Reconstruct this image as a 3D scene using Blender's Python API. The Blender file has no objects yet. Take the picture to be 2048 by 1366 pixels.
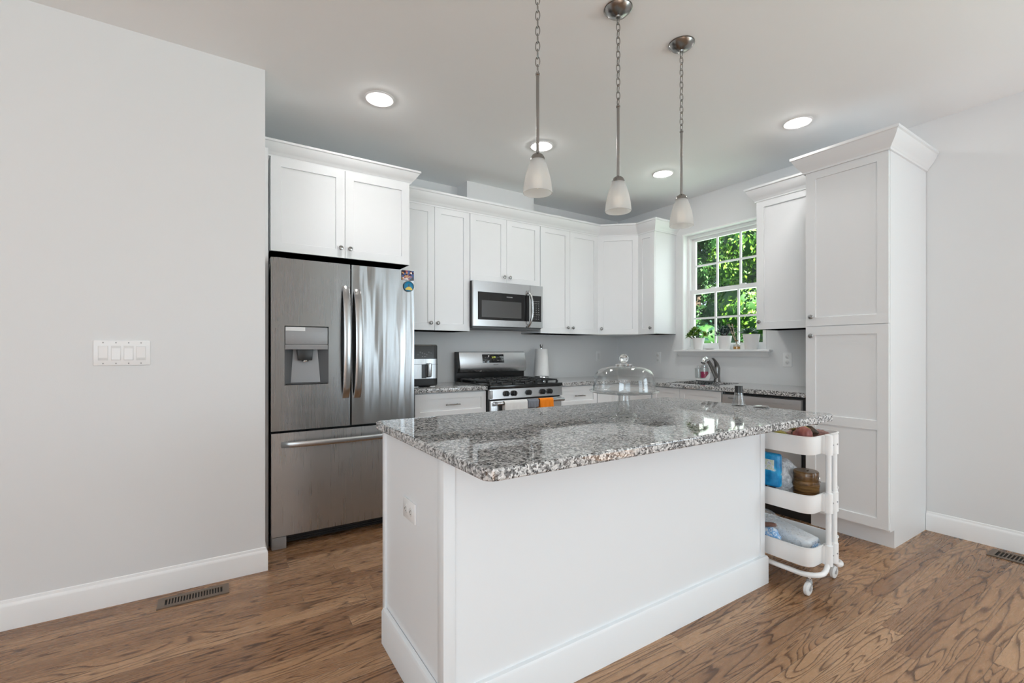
import bpy, bmesh, math, random
from math import pi, sin, cos, radians as R
from mathutils import Vector, Matrix

random.seed(7)
S = bpy.context.scene
COL = S.collection

# ------------------------------------------------------------------ camera
cam_d = bpy.data.cameras.new('camera'); cam = bpy.data.objects.new('camera', cam_d); COL.objects.link(cam)
cam.location = (-3.985, -3.8625, 1.189)
cam.rotation_euler = (pi / 2, 0, -0.5734)
cam_d.sensor_width = 36.0
cam_d.lens = 915.0 * 36.0 / 2048.0
cam_d.shift_y = (703.1 - 683.0) / 2048.0
cam_d.clip_start = 0.02; cam_d.clip_end = 200
S.camera = cam

# ------------------------------------------------------------------ view
S.view_settings.view_transform = 'Standard'
S.view_settings.look = 'None'
S.view_settings.gamma = 1.0
S.view_settings.use_curve_mapping = False
S.view_settings.exposure = -0.07
S.cycles.max_bounces = 10
S.cycles.diffuse_bounces = 6
S.cycles.glossy_bounces = 5
S.cycles.transmission_bounces = 10
S.cycles.transparent_max_bounces = 16
S.cycles.caustics_reflective = False
S.cycles.caustics_refractive = False
S.cycles.sample_clamp_indirect = 6.0
S.cycles.use_denoising = True

# ------------------------------------------------------------------ sky, sun, window daylight
W = bpy.data.worlds.new('sky'); S.world = W; W.use_nodes = True
bg = W.node_tree.nodes['Background']
bg.inputs[0].default_value = (0.72, 0.86, 1.0, 1); bg.inputs[1].default_value = 1.5

def lamp(name, kind, loc, rot, energy, color=(1, 1, 1), **kw):
    d = bpy.data.lights.new(name, kind); d.energy = energy; d.color = color
    for k, v in kw.items(): setattr(d, k, v)
    o = bpy.data.objects.new(name, d); COL.objects.link(o); o.location = loc; o.rotation_euler = rot
    return o
lamp('sun', 'SUN', (3, -3, 8), (R(38), R(-22), 0), 40, (1, .95, .85), angle=0.01)
# daylight of the unseen living-area windows behind the camera, plus an added right-hand fill
lamp('daylight_patio_window', 'AREA', (-0.9, -7.56, 1.35), (R(104), 0, 0), 40, (0.77, 0.91, 1), shape='RECTANGLE', size=1.4, size_y=2.3)
lamp('daylight_rear_window', 'AREA', (-5.8, -7.40, 1.5), (R(112), 0, 0), 26, (0.77, 0.91, 1), shape='RECTANGLE', size=2.2, size_y=1.7)
lamp('daylight_side_window', 'AREA', (-7.40, -6.0, 1.5), (R(110), 0, R(-90)), 84, (0.77, 0.91, 1), shape='RECTANGLE', size=2.2, size_y=1.7)
lamp('added_fill_right', 'AREA', (.06, -5.6, 1.5), (R(110), 0, R(90)), 62, (0.77, 0.91, 1), shape='RECTANGLE', size=1.8, size_y=1.7)  # added fill with no known window; brightens pantry side and island front
lamp('daylight_kitchen_window', 'AREA', (0.2, -1.31, 1.8), (R(90), 0, R(90)), 6, (0.95, 1, 0.97), shape='RECTANGLE', size=0.75, size_y=1.05)

# ------------------------------------------------------------------ materials
def mat(name):
    m = bpy.data.materials.new(name); m.use_nodes = True
    return m, m.node_tree.nodes, m.node_tree.links, m.node_tree.nodes['Principled BSDF']
def simple(name, col, rough=0.5, metal=0.0, coat=0.0, bump=0.0, bscale=200, **kw):
    m, N, L, P = mat(name)
    P.inputs['Base Color'].default_value = (*col, 1); P.inputs['Roughness'].default_value = rough
    P.inputs['Metallic'].default_value = metal; P.inputs['Coat Weight'].default_value = coat
    for k, v in kw.items(): P.inputs[k.replace('_', ' ')].default_value = v
    tc = N.new('ShaderNodeTexCoord'); nz = N.new('ShaderNodeTexNoise'); nz.inputs['Scale'].default_value = bscale
    L.new(tc.outputs['Object'], nz.inputs['Vector'])
    # faint roughness variation so that nothing is perfectly uniform
    mr = N.new('ShaderNodeMapRange'); mr.inputs[3].default_value = max(0, rough - .03); mr.inputs[4].default_value = min(1, rough + .03)
    L.new(nz.outputs[0], mr.inputs[0]); L.new(mr.outputs[0], P.inputs['Roughness'])
    if bump:
        b = N.new('ShaderNodeBump'); b.inputs['Distance'].default_value = bump; b.inputs['Strength'].default_value = 1
        L.new(nz.outputs[0], b.inputs['Height']); L.new(b.outputs[0], P.inputs['Normal'])
    return m
def emit(name, col, s):
    m, N, L, P = mat(name)
    P.inputs['Base Color'].default_value = (*col, 1); P.inputs['Emission Color'].default_value = (*col, 1); P.inputs['Emission Strength'].default_value = s
    return m
def ramp(N, stops, interp='LINEAR'):
    r = N.new('ShaderNodeValToRGB'); r.color_ramp.interpolation = interp
    e = r.color_ramp.elements
    while len(e) < len(stops): e.new(0.5)
    for x, (p, c) in zip(e, stops): x.position = p; x.color = (*c, 1)
    return r
def mapped(N, L, scale, out='Object'):
    tc = N.new('ShaderNodeTexCoord'); mp = N.new('ShaderNodeMapping'); mp.inputs['Scale'].default_value = scale
    L.new(tc.outputs[out], mp.inputs['Vector']); return mp
def steel(name, col=(.58, .58, .585), rough=.24, scale=(3, 3, 260), wavy=0.0, wscale=(6, 6, .5), smudge=0.0, aniso=0.0):
    m, N, L, P = mat(name)
    P.inputs['Base Color'].default_value = (*col, 1); P.inputs['Metallic'].default_value = 1
    mp = mapped(N, L, scale); nz = N.new('ShaderNodeTexNoise'); nz.inputs['Scale'].default_value = 1; nz.inputs['Detail'].default_value = 4
    if aniso:
        P.inputs['Anisotropic'].default_value = aniso; tv = N.new('ShaderNodeCombineXYZ'); tv.inputs[2].default_value = 1; L.new(tv.outputs[0], P.inputs['Tangent'])
    L.new(mp.outputs[0], nz.inputs['Vector'])
    mr = N.new('ShaderNodeMapRange'); mr.inputs[3].default_value = rough - .05; mr.inputs[4].default_value = rough + .07
    L.new(nz.outputs[0], mr.inputs[0])
    b = N.new('ShaderNodeBump'); b.inputs['Distance'].default_value = .00006; L.new(nz.outputs[0], b.inputs['Height'])
    if smudge:
        mp3 = mapped(N, L, (2.2, 2.2, 2.2)); n3 = N.new('ShaderNodeTexNoise'); n3.inputs['Scale'].default_value = 1.2; n3.inputs['Detail'].default_value = 5; n3.inputs['Distortion'].default_value = 1.2
        L.new(mp3.outputs[0], n3.inputs['Vector'])
        ma = N.new('ShaderNodeMath'); ma.operation = 'MULTIPLY_ADD'; ma.inputs[1].default_value = smudge
        L.new(n3.outputs[0], ma.inputs[0]); L.new(mr.outputs[0], ma.inputs[2]); L.new(ma.outputs[0], P.inputs['Roughness'])
    else:
        L.new(mr.outputs[0], P.inputs['Roughness'])
    if wavy:
        mp2 = mapped(N, L, wscale); n2 = N.new('ShaderNodeTexNoise'); n2.inputs['Scale'].default_value = 1; n2.inputs['Detail'].default_value = 1.5
        L.new(mp2.outputs[0], n2.inputs['Vector'])
        b2 = N.new('ShaderNodeBump'); b2.inputs['Distance'].default_value = wavy; L.new(n2.outputs[0], b2.inputs['Height'])
        L.new(b2.outputs[0], b.inputs['Normal'])
    L.new(b.outputs[0], P.inputs['Normal'])
    return m
def thin_glass(name, tint=(1, 1, 1), ior=1.45, rough=0.0, gain=1.0):
    """a thin sheet: mostly see-through, mirror-like towards grazing"""
    m, N, L, P = mat(name); N.remove(P); out = N['Material Output']
    t = N.new('ShaderNodeBsdfTransparent'); t.inputs[0].default_value = (*tint, 1)
    g = N.new('ShaderNodeBsdfGlossy'); g.inputs['Roughness'].default_value = rough
    f = N.new('ShaderNodeLayerWeight'); f.inputs[0].default_value = .5; f0 = ((ior - 1) / (ior + 1)) ** 2
    pw = N.new('ShaderNodeMath'); pw.operation = 'POWER'; pw.inputs[1].default_value = 4; L.new(f.outputs['Facing'], pw.inputs[0])
    ml = N.new('ShaderNodeMath'); ml.operation = 'MULTIPLY_ADD'; ml.inputs[1].default_value = .8 * gain; ml.inputs[2].default_value = f0 * gain; ml.use_clamp = True
    mx = N.new('ShaderNodeMixShader'); L.new(pw.outputs[0], ml.inputs[0]); L.new(ml.outputs[0], mx.inputs[0])
    L.new(t.outputs[0], mx.inputs[1]); L.new(g.outputs[0], mx.inputs[2]); L.new(mx.outputs[0], out.inputs[0])
    return m
def glass(name, col=(1, 1, 1), rough=0.0, ior=1.45):
    m, N, L, P = mat(name)
    P.inputs['Base Color'].default_value = (*col, 1); P.inputs['Transmission Weight'].default_value = 1
    P.inputs['Roughness'].default_value = rough; P.inputs['IOR'].default_value = ior
    return m

def floor_mat():
    m, N, L, P = mat('oak_planks')
    def M(op, a, b=None, c=None):
        n = N.new('ShaderNodeMath'); n.operation = op
        for i, v in enumerate((a, b, c)):
            if v is None: continue
            if isinstance(v, (int, float)): n.inputs[i].default_value = v
            else: L.new(v, n.inputs[i])
        return n.outputs[0]
    tc = N.new('ShaderNodeTexCoord'); sx = N.new('ShaderNodeSeparateXYZ'); L.new(tc.outputs['Object'], sx.inputs[0])
    x, y = sx.outputs[0], sx.outputs[1]
    PW, PL = 0.0826, 1.35
    yr = M('DIVIDE', M('ADD', y, 10.0), PW); row = M('FLOOR', yr); fy = M('FRACT', yr)
    wn = N.new('ShaderNodeTexWhiteNoise'); wn.noise_dimensions = '1D'; L.new(row, wn.inputs['W'])
    xr = M('ADD', M('DIVIDE', x, PL), M('MULTIPLY', wn.outputs['Value'], 7.0)); ix = M('FLOOR', xr); fx = M('FRACT', xr)
    cmb = N.new('ShaderNodeCombineXYZ'); L.new(row, cmb.inputs[0]); L.new(ix, cmb.inputs[1])
    w2 = N.new('ShaderNodeTexWhiteNoise'); w2.noise_dimensions = '2D'; L.new(cmb.outputs[0], w2.inputs['Vector'])
    rid = w2.outputs['Value']
    w3 = N.new('ShaderNodeTexWhiteNoise'); w3.noise_dimensions = '3D'; cb3 = N.new('ShaderNodeCombineXYZ')
    L.new(row, cb3.inputs[0]); L.new(ix, cb3.inputs[1]); cb3.inputs[2].default_value = 3.7; L.new(cb3.outputs[0], w3.inputs['Vector'])
    rid2 = w3.outputs['Value']
    # cathedral grain: contour lines of a stretched noise that differs for each plank
    v = N.new('ShaderNodeCombineXYZ'); L.new(M('MULTIPLY', x, 1.1), v.inputs[0]); L.new(M('MULTIPLY', y, 11.5), v.inputs[1]); L.new(M('MULTIPLY', rid, 60.0), v.inputs[2])
    n1 = N.new('ShaderNodeTexNoise'); n1.inputs['Scale'].default_value = 1.0; n1.inputs['Detail'].default_value = 1.6; n1.inputs['Roughness'].default_value = .42; n1.inputs['Distortion'].default_value = .35
    L.new(v.outputs[0], n1.inputs['Vector'])
    # small jitter of the rings
    vj = N.new('ShaderNodeCombineXYZ'); L.new(M('MULTIPLY', x, 14), vj.inputs[0]); L.new(M('MULTIPLY', y, 90), vj.inputs[1]); L.new(M('MULTIPLY', rid, 31.0), vj.inputs[2])
    nj = N.new('ShaderNodeTexNoise'); nj.inputs['Scale'].default_value = 1; nj.inputs['Detail'].default_value = 3; L.new(vj.outputs[0], nj.inputs['Vector'])
    fq = M('MULTIPLY_ADD', rid2, 9.0, 12.0)
    ring = M('FRACT', M('ADD', M('MULTIPLY', n1.outputs[0], fq), M('MULTIPLY', nj.outputs[0], .22)))
    rr = ramp(N, [(0, (.30, .30, .30)), (.08, (0, 0, 0)), (.55, (.05, .05, .05)), (.76, (.40, .40, .40)), (.87, (1, 1, 1)), (.96, (1, 1, 1)), (1, (.30, .30, .30))]); L.new(ring, rr.inputs[0])
    # fine pores
    vf = N.new('ShaderNodeCombineXYZ'); L.new(M('MULTIPLY', x, 34), vf.inputs[0]); L.new(M('MULTIPLY', y, 620), vf.inputs[1]); L.new(M('MULTIPLY', rid, 9.0), vf.inputs[2])
    nf = N.new('ShaderNodeTexNoise'); nf.inputs['Scale'].default_value = 1; nf.inputs['Detail'].default_value = 2; L.new(vf.outputs[0], nf.inputs['Vector'])
    pore = N.new('ShaderNodeMapRange'); pore.inputs[1].default_value = .52; pore.inputs[2].default_value = .72; L.new(nf.outputs[0], pore.inputs[0])
    base = ramp(N, [(0, (.29, .150, .074)), (.35, (.365, .200, .103)), (.7, (.41, .232, .122)), (1, (.48, .285, .158))]); L.new(rid, base.inputs[0])
    def mix(fac, a, b, t='MIX'):
        n = N.new('ShaderNodeMix'); n.data_type = 'RGBA'; n.blend_type = t
        for s, vv in ((0, fac), (6, a), (7, b)):
            if isinstance(vv, (int, float)): n.inputs[s].default_value = vv
            elif isinstance(vv, tuple): n.inputs[s].default_value = (*vv, 1)
            else: L.new(vv, n.inputs[s])
        return n.outputs[2]
    dark = mix(1.0, base.outputs[0], (.30, .25, .22), 'MULTIPLY')
    c = mix(M('MULTIPLY', rr.outputs[0], .92), base.outputs[0], dark)
    c = mix(M('MULTIPLY', pore.outputs[0], .22), c, dark)
    # seams
    ey = M('MINIMUM', fy, M('SUBTRACT', 1.0, fy)); ex = M('MULTIPLY', M('MINIMUM', fx, M('SUBTRACT', 1.0, fx)), PL / PW)
    e = M('MINIMUM', ey, ex); seam = N.new('ShaderNodeMapRange'); seam.inputs[1].default_value = .006; seam.inputs[2].default_value = .022; seam.inputs[3].default_value = .55; seam.inputs[4].default_value = 0; L.new(e, seam.inputs[0])
    c = mix(seam.outputs[0], c, (.045, .024, .014))
    L.new(c, P.inputs['Base Color'])
    P.inputs['Roughness'].default_value = .3
    rg = N.new('ShaderNodeMapRange'); rg.inputs[3].default_value = .20; rg.inputs[4].default_value = .34; L.new(nj.outputs[0], rg.inputs[0]); L.new(rg.outputs[0], P.inputs['Roughness'])
    bh = M('SUBTRACT', M('MULTIPLY', rr.outputs[0], -.35), M('MULTIPLY', seam.outputs[0], 1.6))
    b = N.new('ShaderNodeBump'); b.inputs['Distance'].default_value = .0006; b.inputs['Strength'].default_value = .7; L.new(bh, b.inputs['Height']); L.new(b.outputs[0], P.inputs['Normal'])
    return m

def granite_mat():
    m, N, L, P = mat('speckled_granite')
    tc = N.new('ShaderNodeTexCoord')
    nd = N.new('ShaderNodeTexNoise'); nd.inputs['Scale'].default_value = 90; nd.inputs['Detail'].default_value = 2; L.new(tc.outputs['Object'], nd.inputs['Vector'])
    vm = N.new('ShaderNodeVectorMath'); vm.operation = 'MULTIPLY_ADD'; vm.inputs[1].default_value = (.010, .010, .010)
    L.new(nd.outputs['Color'], vm.inputs[0]); L.new(tc.outputs['Object'], vm.inputs[2])
    v1 = N.new('ShaderNodeTexVoronoi'); v1.inputs['Scale'].default_value = 158; L.new(vm.outputs[0], v1.inputs['Vector'])
    s1 = N.new('ShaderNodeSeparateColor'); L.new(v1.outputs['Color'], s1.inputs[0])
    r1 = ramp(N, [(0, (.012, .012, .014)), (.27, (.09, .09, .09)), (.40, (.29, .29, .29)), (.55, (.57, .57, .565)), (.82, (.72, .72, .715))], 'CONSTANT'); L.new(s1.outputs[0], r1.inputs[0])
    v2 = N.new('ShaderNodeTexVoronoi'); v2.inputs['Scale'].default_value = 260; L.new(vm.outputs[0], v2.inputs['Vector'])
    s2 = N.new('ShaderNodeSeparateColor'); L.new(v2.outputs['Color'], s2.inputs[0])
    r2 = ramp(N, [(0, (.03, .03, .035)), (.25, (.22, .21, .205)), (.45, (.57, .565, .56)), (.8, (.72, .715, .71))], 'CONSTANT'); L.new(s2.outputs[1], r2.inputs[0])
    mx = N.new('ShaderNodeMix'); mx.data_type = 'RGBA'; mx.inputs[0].default_value = .30
    L.new(r1.outputs[0], mx.inputs[6]); L.new(r2.outputs[0], mx.inputs[7])
    # a few tawny patches
    nb = N.new('ShaderNodeTexNoise'); nb.inputs['Scale'].default_value = 9; nb.inputs['Detail'].default_value = 4; L.new(tc.outputs['Object'], nb.inputs['Vector'])
    mr = N.new('ShaderNodeMapRange'); mr.inputs[1].default_value = .56; mr.inputs[2].default_value = .8; mr.inputs[4].default_value = .12; L.new(nb.outputs[0], mr.inputs[0])
    mt = N.new('ShaderNodeMix'); mt.data_type = 'RGBA'; mt.blend_type = 'MULTIPLY'; mt.inputs[7].default_value = (1, .86, .74, 1)
    L.new(mr.outputs[0], mt.inputs[0]); L.new(mx.outputs[2], mt.inputs[6])
    L.new(mt.outputs[2], P.inputs['Base Color'])
    P.inputs['Roughness'].default_value = .03; P.inputs['IOR'].default_value = 1.55
    P.inputs['Specular IOR Level'].default_value = .6
    return m

M_ = {}
M_['wall'] = simple('wall_paint', (.745, .751, .754), .75, bump=.00012, bscale=260)
M_['ceil'] = simple('ceiling_paint', (.92, .935, .945), .85, bump=.00015, bscale=200)
M_['trim'] = simple('trim_paint', (.86, .86, .86), .38)
M_['cab'] = simple('cabinet_paint', (.80, .812, .822), .36)
M_['island'] = simple('island_paint', (.80, .825, .845), .36)
M_['floor'] = floor_mat()
M_['granite'] = granite_mat()
M_['steel'] = steel('stainless')
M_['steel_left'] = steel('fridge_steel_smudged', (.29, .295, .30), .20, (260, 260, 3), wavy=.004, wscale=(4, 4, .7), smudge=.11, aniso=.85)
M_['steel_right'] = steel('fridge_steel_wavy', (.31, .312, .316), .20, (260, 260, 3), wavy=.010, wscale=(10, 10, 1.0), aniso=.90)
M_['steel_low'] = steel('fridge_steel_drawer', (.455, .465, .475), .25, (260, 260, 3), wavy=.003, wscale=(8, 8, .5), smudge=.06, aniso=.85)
M_['handle'] = simple('handle_steel', (.46, .465, .47), .24, 1.0)
M_['nickel'] = simple('brushed_nickel', (.30, .29, .28), .26, 1.0)
M_['knob'] = simple('knob_nickel', (.36, .355, .35), .22, 1.0)
M_['chrome'] = simple('chrome', (.82, .82, .82), .08, 1.0)
M_['pewter'] = simple('pewter_faucet', (.26, .255, .25), .3, 1.0)
M_['black'] = simple('black_plastic', (.018, .018, .018), .32)
M_['blackglass'] = simple('black_glass', (.012, .012, .013), .05)
M_['screen'] = simple('oven_screen', (.075, .075, .075), .2)
M_['iron'] = simple('cast_iron', (.016, .016, .016), .36)
M_['enamel'] = simple('black_enamel', (.012, .012, .012), .14)
M_['darkgrey'] = simple('dark_grey_plastic', (.13, .135, .14), .5)
M_['midgrey'] = simple('mid_grey_plastic', (.33, .33, .335), .4)
M_['silver'] = simple('silver_plastic', (.45, .45, .455), .38, .3)
M_['panel_grey'] = simple('dispenser_grey', (.30, .30, .305), .42, .3)
M_['white'] = simple('white_plastic', (.84, .84, .84), .32)
M_['offwhite'] = simple('off_white_plastic', (.72, .72, .715), .4)
M_['slot'] = simple('socket_slot', (.10, .10, .10), .6)
M_['powder'] = simple('white_powder_coat', (.82, .82, .815), .38)
M_['pane'] = thin_glass('window_glass', (.97, .985, .98), 1.35)
M_['dome'] = thin_glass('dome_glass', (.955, .96, .96), 1.5, gain=1.25)
M_['glass'] = glass('clear_glass', (.985, .99, .99))
M_['bottle'] = thin_glass('bottle_glass', (.93, .94, .94), 1.6, gain=1.7)
M_['bronze'] = simple('register_bronze', (.17, .125, .092), .42, .35)
M_['duct_shade'] = simple('painted_duct_shade', (.012, .010, .009), .8)
M_['lens'] = emit('lamp_lens', (1, .98, .955), 105)
M_['bulb'] = emit('bulb_glow', (1, .88, .72), .9)
M_['lcd'] = emit('clock_digits', (.55, .62, .10), 1.0)
M_['print'] = simple('grey_print', (.55, .55, .55), .5)
M_['darkprint'] = simple('dark_print', (.09, .09, .09), .5)
M_['cloth_white'] = simple('white_terry', (.78, .78, .77), .95, bump=.0015, bscale=420)
M_['cloth_orange'] = simple('orange_terry', (.92, .25, .008), .95, bump=.0015, bscale=420)
M_['cloth_grey'] = simple('blue_grey_cloth', (.20, .215, .25), .95, bump=.0015, bscale=300)
M_['paper'] = simple('paper_towel', (.80, .80, .795), .95, bump=.001, bscale=300)
M_['pot'] = simple('white_ceramic', (.80, .78, .77), .45)
M_['soil'] = simple('potting_soil', (.05, .035, .025), .95, bump=.004, bscale=150)
M_['wood_stick'] = simple('reed_sticks', (.50, .38, .25), .7)
M_['cardboard'] = simple('brown_lining', (.24, .19, .15), .8)

def frosted():
    m, N, L, P = mat('frosted_shade')
    P.inputs['Base Color'].default_value = (.72, .72, .715, 1); P.inputs['Roughness'].default_value = .45
    tl = N.new('ShaderNodeBsdfTranslucent'); tl.inputs[0].default_value = (.92, .92, .9, 1)
    tp = N.new('ShaderNodeBsdfTransparent'); tp.inputs[0].default_value = (.95, .95, .95, 1)
    m1 = N.new('ShaderNodeMixShader'); m1.inputs[0].default_value = .5
    m2 = N.new('ShaderNodeMixShader'); m2.inputs[0].default_value = .34
    L.new(P.outputs[0], m1.inputs[1]); L.new(tl.outputs[0], m1.inputs[2])
    L.new(m1.outputs[0], m2.inputs[1]); L.new(tp.outputs[0], m2.inputs[2]); L.new(m2.outputs[0], N['Material Output'].inputs[0])
    return m
M_['frost'] = frosted()
def plastic_film(name, tint, diff, a=.45):
    m, N, L, P = mat(name)
    P.inputs['Base Color'].default_value = (*diff, 1); P.inputs['Roughness'].default_value = .18
    tp = N.new('ShaderNodeBsdfTransparent'); tp.inputs[0].default_value = (*tint, 1)
    mp = mapped(N, L, (1, 1, 1)); nz = N.new('ShaderNodeTexNoise'); nz.inputs['Scale'].default_value = 38; nz.inputs['Detail'].default_value = 4; nz.inputs['Distortion'].default_value = 1.5
    L.new(mp.outputs[0], nz.inputs['Vector'])
    b = N.new('ShaderNodeBump'); b.inputs['Distance'].default_value = .005; L.new(nz.outputs[0], b.inputs['Height']); L.new(b.outputs[0], P.inputs['Normal'])
    mr = N.new('ShaderNodeMapRange'); mr.inputs[1].default_value = .3; mr.inputs[2].default_value = .7; mr.inputs[3].default_value = min(1, a + .25); mr.inputs[4].default_value = max(0, a - .25); L.new(nz.outputs[0], mr.inputs[0])
    mx = N.new('ShaderNodeMixShader'); L.new(mr.outputs[0], mx.inputs[0]); L.new(P.outputs[0], mx.inputs[1]); L.new(tp.outputs[0], mx.inputs[2]); L.new(mx.outputs[0], N['Material Output'].inputs[0])
    return m
M_['bag'] = plastic_film('bag_film', (.9, .92, .94), (.70, .72, .75), .38)
M_['film'] = plastic_film('wrap_film', (.97, .98, .985), (.82, .85, .88), .86)
def noisecol(name, stops, scale=(20, 20, 20), rough=.5, detail=3, metal=0, spec=None, bump=0):
    m, N, L, P = mat(name); mp = mapped(N, L, scale); nz = N.new('ShaderNodeTexNoise'); nz.inputs['Scale'].default_value = 1; nz.inputs['Detail'].default_value = detail
    L.new(mp.outputs[0], nz.inputs['Vector']); r = ramp(N, stops); L.new(nz.outputs[0], r.inputs[0]); L.new(r.outputs[0], P.inputs['Base Color'])
    P.inputs['Roughness'].default_value = rough; P.inputs['Metallic'].default_value = metal
    if bump:
        b = N.new('ShaderNodeBump'); b.inputs['Distance'].default_value = bump; L.new(nz.outputs[0], b.inputs['Height']); L.new(b.outputs[0], P.inputs['Normal'])
    return m
def leafmat(name, stops, rough=.45, transl=.25):
    m, N, L, P = mat(name); g = N.new('ShaderNodeNewGeometry'); r = ramp(N, stops); L.new(g.outputs['Random Per Island'], r.inputs[0]); L.new(r.outputs[0], P.inputs['Base Color'])
    P.inputs['Roughness'].default_value = rough
    if transl:
        t = N.new('ShaderNodeBsdfTranslucent'); L.new(r.outputs[0], t.inputs[0]); mx = N.new('ShaderNodeMixShader'); mx.inputs[0].default_value = transl
        L.new(P.outputs[0], mx.inputs[1]); L.new(t.outputs[0], mx.inputs[2]); L.new(mx.outputs[0], N['Material Output'].inputs[0])
    return m
M_['walnut'] = noisecol('brown_lacquer_wood', [(.3, (.045, .02, .007)), (.5, (.14, .068, .02)), (.7, (.30, .155, .05))], (9, 9, 70), .22)
M_['mango'] = noisecol('mango_skin', [(.3, (.15, .035, .035)), (.5, (.30, .085, .07)), (.7, (.36, .17, .09))], (14, 14, 14), .42)
M_['banana'] = noisecol('banana_peel', [(.3, (.05, .045, .012)), (.45, (.24, .20, .035)), (.7, (.42, .34, .05))], (16, 16, 30), .5)
M_['yam'] = noisecol('yam_skin', [(.3, (.20, .10, .09)), (.7, (.40, .24, .21))], (30, 30, 30), .7, bump=.002)
M_['darkfruit'] = noisecol('overripe_peel', [(.3, (.012, .008, .006)), (.7, (.07, .04, .02))], (30, 30, 30), .5)
M_['bluepack'] = noisecol('blue_foil_pack', [(.25, (.0, .10, .30)), (.5, (.01, .27, .58)), (.62, (.03, .42, .72)), (.75, (.75, .80, .80))], (22, 22, 22), .22, detail=5)
M_['packart'] = noisecol('pack_print', [(.3, (.75, .80, .85)), (.45, (.62, .66, .45)), (.55, (.80, .82, .86)), (.7, (.30, .34, .42))], (60, 60, 60), .35)
M_['spice'] = noisecol('dark_spice_jars', [(.3, (.02, .025, .03)), (.5, (.16, .03, .02)), (.6, (.05, .07, .05)), (.8, (.35, .36, .36))], (45, 45, 9), .25)
M_['towelpack'] = noisecol('folded_paper_towels', [(.3, (.82, .85, .88)), (.7, (.88, .90, .92))], (9, 9, 30), .8)
M_['blueprint'] = noisecol('blue_printed_film', [(.35, (.72, .80, .90)), (.47, (.10, .34, .68)), (.53, (.65, .77, .90)), (.62, (.05, .20, .50)), (.7, (.85, .9, .95))], (34, 34, 34), .2, detail=4)
M_['wiener'] = simple('brown_roll', (.20, .10, .075), .5)
M_['amber'] = simple('amber_oil', (.85, .36, .01), .15, Emission_Strength=0.0)
M_['pink'] = simple('pink_soap', (.62, .01, .12), .15)
M_['succ_green'] = leafmat('green_succulent', [(0, (.05, .14, .015)), (.5, (.12, .27, .03)), (1, (.28, .38, .06))], .4, .15)
M_['succ_dark'] = leafmat('dark_jade', [(0, (.012, .025, .022)), (.6, (.03, .06, .05)), (1, (.16, .22, .23))], .25, .05)
M_['succ_grey'] = leafmat('grey_green_rosette', [(0, (.05, .12, .075)), (.5, (.12, .22, .15)), (1, (.25, .36, .27))], .5, .1)
M_['leaf_a'] = leafmat('yellow_green_leaves', [(0, (.03, .10, .012)), (.5, (.085, .22, .02)), (1, (.22, .40, .035))], .5, .35)  # leaf tone varies per leaf from green to yellow-green
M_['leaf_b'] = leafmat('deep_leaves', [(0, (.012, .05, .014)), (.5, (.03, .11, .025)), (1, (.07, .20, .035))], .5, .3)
M_['leaf_c'] = leafmat('bluish_leaves', [(0, (.008, .03, .022)), (.5, (.014, .055, .036)), (1, (.028, .09, .05))], .5, .3)
M_['bark'] = noisecol('bark', [(.3, (.03, .02, .014)), (.7, (.11, .08, .055))], (6, 6, 1.5), .9)
M_['grass'] = noisecol('lawn_grass', [(.3, (.02, .07, .03)), (.7, (.05, .14, .05))], (9, 9, 9), .9)

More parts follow.
